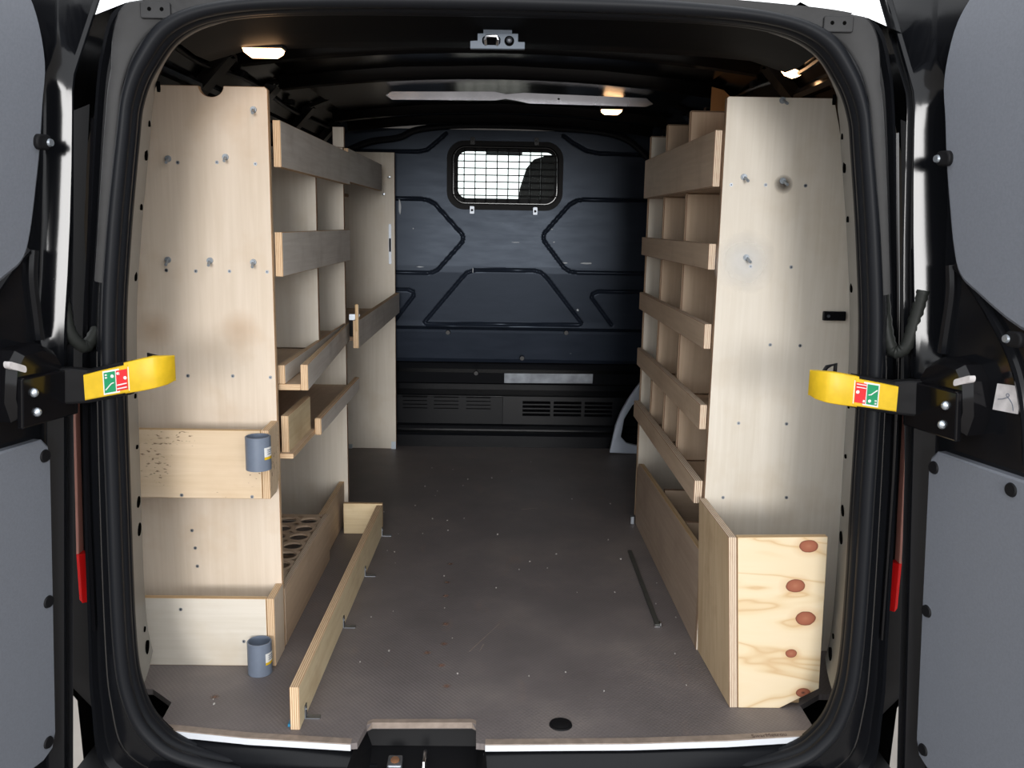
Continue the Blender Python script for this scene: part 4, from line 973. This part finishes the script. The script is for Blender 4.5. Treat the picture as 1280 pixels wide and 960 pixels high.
for sg, nm, side in ((-1, 'door_1', 'left'), (1, 'door_2', 'right')):
    dd = 0.052 if sg > 0 else 0.026
    sl = dd*0.49
    prof_ = [(0.036, -0.078, 0), (0.036, -0.012, 0), (0.038, -0.002, 0), (0.042, 0.004, 0), (0.045, -0.003, 0), (0.0475, 0.006, 0), (0.052, 0.006, 0), (0.056, 0.0, -0.06), (0.058+sl*0.5, -0.004, -0.5), (0.058+sl*0.93, -0.008, -0.93), (0.062+sl, -0.010, -1), (0.106, -0.010, -1), (0.116, -0.012, 0), (0.160, -0.012, 0), (0.690, -0.012, 0), (0.715, -0.02, 0), (0.720, -0.078, 0)]
    m = M(); rows = []
    zz = [-0.15, 0.0, 0.3, 0.6, 0.76, 0.80, 0.83, 0.87, 0.95, 1.05, 1.15, 1.24, 1.28, 1.31, 1.33, 1.36, 1.40, 1.44, 1.48, 1.52, 1.60]
    def fz(z):
        return max(0.18, min(1, (z-0.78)/0.08)) if z < 1.0 else max(0.0, min(1, (1.35-z)/0.05))
    for s, n, k in prof_ + [prof_[0]]:
        def so(z):
            if s < 0.046: return -0.018*min(1, max(0, (z-0.6)/0.4)) if sg > 0 else 0.006
            if s > 0.112: return 0.0
            t_ = max(0.0, min(0.48, z-0.85)); b_ = 0.016 if sg > 0 else 0.024
            return (b_ - (0.105*t_-0.13*t_*t_)*(0.95 if sg > 0 else 1.0)) * (1 if s < 0.10 else 0.3)
        rows.append([D(sg, s + so(z) - (max(0, z-1.30)*0.45*(1 if s < 0.06 else 0)), n + k*dd*fz(z), z) for z in zz])
    m.loft(rows)
    d = mk(nm, m, 'door_paint', smooth=40, origin=(sg*0.845, 0, 0)); struct(d, 'open black ' + side + ' rear door with grey lining panels')
    lu = mk('upper_lining', M().loft([[D(sg, s, n, z) for s, z in pp] for pp, n in ((UPs, -0.013), (UPs, 0.004), (chamf(UPs, 0.006), 0.008))], closed=True).add([D(sg, s, 0.008, z) for s, z in chamf(UPs, 0.006)], [tuple(range(len(UPs)))]), 'lining_grey', d, smooth=30)
    LO = [(0.104, 0.02)] 
    LOp = [(0.100, 0.05), (0.103, 0.30), (0.111, 0.615), (0.116, 0.640), (0.132, 0.656), (0.30, 0.657), (0.64, 0.657), (0.66, 0.64), (0.665, 0.05), (0.64, 0.012), (0.13, 0.008), (0.108, 0.020)]
    ll = mk('lower_lining', M().loft([[D(sg, s, n, z) for s, z in pp] for pp, n in ((LOp, -0.013), (LOp, 0.004), (chamf(LOp, 0.004), 0.007))], closed=True).add([D(sg, s, 0.007, z) for s, z in chamf(LOp, 0.004)], [tuple(range(len(LOp)))]), 'lining_grey', d)
    for s, z in ((0.126, 0.624), (0.308, 0.635), (0.50, 0.636), (0.119, 0.335), (0.121, 0.042)):
        mk('lining_clip', M().cyl(D(sg, s, 0.005, z), D(sg, s, 0.0105, z), 0.0135, 0.011, 16), 'rubber_dark', ll, smooth=40)
    for s, z in ((0.128, 1.185), (0.300, 0.888)):
        cp = mk('lining_clip', M().prism(rrect(-0.030, 0.016, -0.013, 0.013, 0.0125, 6), lambda a, b, t: D(sg, s-a*0.75, t, z+b), 0.004, 0.017), 'rubber_dark', lu, bevel=0.003)
        mk('clip_screw', M().cyl(D(sg, s-0.006, 0.016, z), D(sg, s-0.006, 0.021, z), 0.0075, 0.006, 14), 'zinc', cp, smooth=40)
    pr_ = catmull([D(sg, s, -0.008, z) for s, z in ((0.150, 1.0), (0.185, 0.972), (0.225, 0.93), (0.27, 0.875), (0.30, 0.82), (0.318, 0.75), (0.325, 0.68))], 5)
    mk('pressed_rib', M().tube(pr_, 0.009, 8), 'paint_black', d, smooth=True)
    pr_ = catmull([D(sg, s, -0.008, z) for s, z in ((0.135, 1.0), (0.138, 0.95), (0.128, 0.88), (0.122, 0.84))], 5)
    mk('pressed_rib', M().tube(pr_, 0.010, 8), 'paint_black', d, smooth=True)
    # check-arm housing
    hp = [(0.106, 0.708), (0.106, 0.796), (0.122, 0.820), (0.160, 0.838), (0.212, 0.832), (0.232, 0.806), (0.236, 0.745), (0.222, 0.708)]
    hs = mk('arm_housing', M().loft([[D(sg, s, n, z) for s, z in pp] for pp, n in ((hp, -0.012), (hp, 0.022), (chamf(hp, 0.012), 0.036))], closed=True).add([D(sg, s, 0.036, z) for s, z in chamf(hp, 0.012)], [tuple(range(len(hp)))]), 'plastic_gloss', d, smooth=30)
    mk('housing_insert', M().prism(rrect(-0.024, 0.024, -0.006, 0.006, 0.0055, 4), lambda a, b, t: D(sg, 0.222+a*0.8, t, 0.806+b+a*0.30), 0.026, 0.038), 'sticker_paper', hs)
    bp_ = mk('hinge_plate', M().prism([(0.085, 0.698), (0.222, 0.698), (0.222, 0.786), (0.085, 0.786)], lambda a, b, t: D(sg, a, t, b), 0.034, 0.046), 'plastic_gloss', hs, bevel=0.003)
    for z, s_b in ((0.722, 0.190), (0.758, 0.197)):
        mm = M(); c_ = D(sg, s_b, 0.047, z); sphere(mm, c_, 0.0085, 0.8, 12, 6); mk('bolt_head', mm, 'zinc', bp_, smooth=True)
    if sg > 0:
        sk = mk('paper_sticker', M().prism([(0.242, 0.758), (0.296, 0.761), (0.305, 0.809), (0.250, 0.805)], lambda a, b, t: D(sg, a, t, b), -0.0122, -0.0105), 'sticker_paper', d)
        tb = catmull([D(sg, a, -0.0100, b) for a, b in ((0.253, 0.778), (0.264, 0.781), (0.274, 0.785), (0.280, 0.781), (0.285, 0.774), (0.287, 0.765))], 4)
        mk('sticker_scribble', M().tube(tb, 0.0006, 5), 'pipe_grey', sk)
        tb = [D(sg, 0.274+0.003*math.cos(a_), -0.0100, 0.789+0.003*math.sin(a_)) for a_ in [i*0.785 for i in range(8)]]
        mk('sticker_scribble', M().tube(tb, 0.0006, 5, closed=True), 'pipe_grey', sk)

# door check arms, yellow release grips
def arm(sg, side, dz):
    t = thing('door_check_arm', (sg*0.72, -0.12, 0.75), 'yellow grip door check arm with red and green sticker across the ' + side + ' jamb', 'door stay', 'yellow door check arms')
    def sweep(pts, hh, th):
        m = M(); rows = []
        P = [Vector(p) for p in pts]
        for i, p in enumerate(P):
            d_ = (P[min(i+1, len(P)-1)]-P[max(i-1, 0)]); d_.z = 0; d_.normalize(); nn = Vector((-d_.y, d_.x, 0))
            h_ = hh[i]; rows.append([p+nn*th+Vector((0, 0, h_)), p-nn*th+Vector((0, 0, h_)), p-nn*th-Vector((0, 0, h_)), p+nn*th-Vector((0, 0, h_))])
        m.loft(rows, closed=True); m.add(rows[0], [(0, 1, 2, 3)]); m.add(rows[-1], [(3, 2, 1, 0)])
        return m
    z = 0.756
    mk('link', sweep([(sg*0.800, -0.118, z-0.002), (sg*0.768, -0.118, z), (sg*0.736, -0.118, z), (sg*0.66, -0.122, z+0.012+dz*0.5)], [0.034, 0.034, 0.031, 0.031], 0.010), 'plastic_black', t, bevel=0.005)
    g_ = mk('grip', sweep([(sg*0.737, -0.135, z), (sg*0.70, -0.137, z+0.006+dz*0.3), (sg*0.655, -0.140, z+0.013+dz*0.6)], [0.0235, 0.0245, 0.0255], 0.006), 'yellow', t, bevel=0.003)
    c_ = [(sg*0.662, -0.136, z+0.013+dz*0.6), (sg*0.630, -0.138, z+0.018+dz*0.8), (sg*0.612, -0.134, z+0.020+dz), (sg*0.600, -0.120, z+0.021+dz), (sg*0.597, -0.095, z+0.021+dz)]
    mk('grip_cap', sweep(c_, [0.0285, 0.0295, 0.029, 0.027, 0.024], 0.0085), 'yellow', t, bevel=0.004, smooth=40)
    mk('catch_hook', M().tube([(sg*0.640, -0.085, z+0.022), (sg*0.640, -0.085, z+0.055), (sg*0.622, -0.09, z+0.050), (sg*0.612, -0.10, z+0.040)], 0.004, 8), 'plastic_black', t, smooth=True)
    # sticker on the grip face
    ca, sa = 0.16+dz*4, 0
    def G(a, b, y):   # a along arm towards the van centre, b up
        return (sg*(0.690-a), y - a*0.06, z+0.008+dz*0.35 + a*ca + b)
    def rect(a0, a1, b0, b1, y, name, mat, par):
        m = M().add([G(a0, b0, y), G(a1, b0, y), G(a1, b1, y), G(a0, b1, y), G(a0, b0, y+0.0008), G(a1, b0, y+0.0008), G(a1, b1, y+0.0008), G(a0, b1, y+0.0008)], [(0, 1, 2, 3), (4, 5, 6, 7), (0, 1, 5, 4), (1, 2, 6, 5), (2, 3, 7, 6), (3, 0, 4, 7)])
        return mk(name, m, mat, par)
    st = rect(-0.012, 0.036, -0.0215, 0.0215, -0.1438, 'sticker', 'white', g_)
    gq = rect(-0.0095, 0.0110, -0.0185, 0.0185, -0.1448, 'green_field', 'green', g_)
    rq = rect(0.0130, 0.0335, -0.0185, 0.0185, -0.1448, 'red_field', 'red', g_)
    def mark(pts, w, par):
        m = M().tube([G(a, b, -0.1458) for a, b in pts], w, 6); mk('symbol', m, 'white', par)
    def blob(a, b, r, par): m = M(); sphere(m, G(a, b, -0.1455), r, 0.25, 10, 4); mk('symbol', m, 'white', par)
    if sg < 0:
        mark([(-0.007, -0.013), (0.004, -0.003), (0.0085, -0.002)], 0.0011, gq); blob(0.006, 0.010, 0.0032, gq); mark([(-0.0065, 0.014), (-0.0035, 0.014)], 0.0016, gq); mark([(-0.0065, 0.009), (-0.0035, 0.009)], 0.0016, gq)
        mark([(0.0145, -0.008), (0.032, -0.007)], 0.0012, rq); mark([(0.0145, -0.0145), (0.032, -0.0140)], 0.0012, rq); blob(0.0295, 0.003, 0.0032, rq); mark([(0.0155, 0.013), (0.0195, 0.013)], 0.0026, rq)
    else:
        mark([(-0.0075, 0.010), (0.004, 0.0), (0.0085, -0.001)], 0.0011, gq); blob(0.0055, -0.012, 0.0030, gq); mark([(-0.007, -0.010), (-0.004, -0.010)], 0.0016, gq); mark([(-0.007, -0.015), (-0.004, -0.015)], 0.0016, gq)
        mark([(0.0145, 0.010), (0.032, 0.010)], 0.0010, rq); mark([(0.0145, 0.0155), (0.032, 0.0155)], 0.0010, rq); blob(0.029, 0.001, 0.0034, rq); mark([(0.0155, -0.014), (0.0185, -0.014)], 0.0026, rq)
    return t
arm(-1, 'left', 0.010); arm(1, 'right', 0.0)

# tail lamps seen in the gap between door and body
for sg, side in ((-1, 'left'), (1, 'right')):
    t = thing('tail_lamp', (sg*0.845, 0.05, 0.26), 'slim red and clear tail lamp at the ' + side + ' rear corner', 'tail lamp', 'rear tail lamps')
    def lens(z0, z1, mt, nm):
        P5 = [(0.838, 0.030), (0.848, 0.022), (0.862, 0.040), (0.866, 0.09), (0.838, 0.09)] if nm == 'red_lens' else [(0.850, 0.026), (0.854, 0.024), (0.858, 0.040), (0.862, 0.09), (0.852, 0.09)]
        m = M().loft([[(sg*x-(sg*0.014*max(0, z-0.376)/0.3), y, z) for x, y in P5] for z in (z0, (z0+z1)/2, z1)], closed=True)
        m.add([(sg*x-(sg*0.014*max(0, z1-0.376)/0.3), y, z1) for x, y in P5], [(0, 1, 2, 3, 4)])
        mk(nm, m, mt, t, smooth=30)
    lens(0.27, 0.375, 'red_lens', 'red_lens'); lens(0.376, 0.70, 'amber_lens', 'clear_lens')
# wiring conduits between body and doors
CP = {-1: [(-0.770, 0.0, 0.845), (-0.782, -0.03, 0.815), (-0.800, -0.05, 0.845), (-0.806, -0.055, 0.90), (-0.815, -0.06, 0.95)], 1: [(0.745, 0.0, 1.02), (0.752, -0.02, 0.90), (0.765, -0.035, 0.835), (0.785, -0.05, 0.840), (0.797, -0.055, 0.90), (0.803, -0.06, 0.95)]}
for sg, side in ((-1, 'left'), (1, 'right')):
    pth = catmull([Vector(p) for p in CP[sg]], 8)
    m = M().tube(pth, [0.0115 + 0.0016*(i % 2) for i in range(len(pth))], 10)
    c = mk('wiring_conduit', m, 'tube_dark', smooth=True); tag(c, 'ribbed grey wiring conduit looping into the ' + side + ' door', 'conduit', 'door wiring conduits')
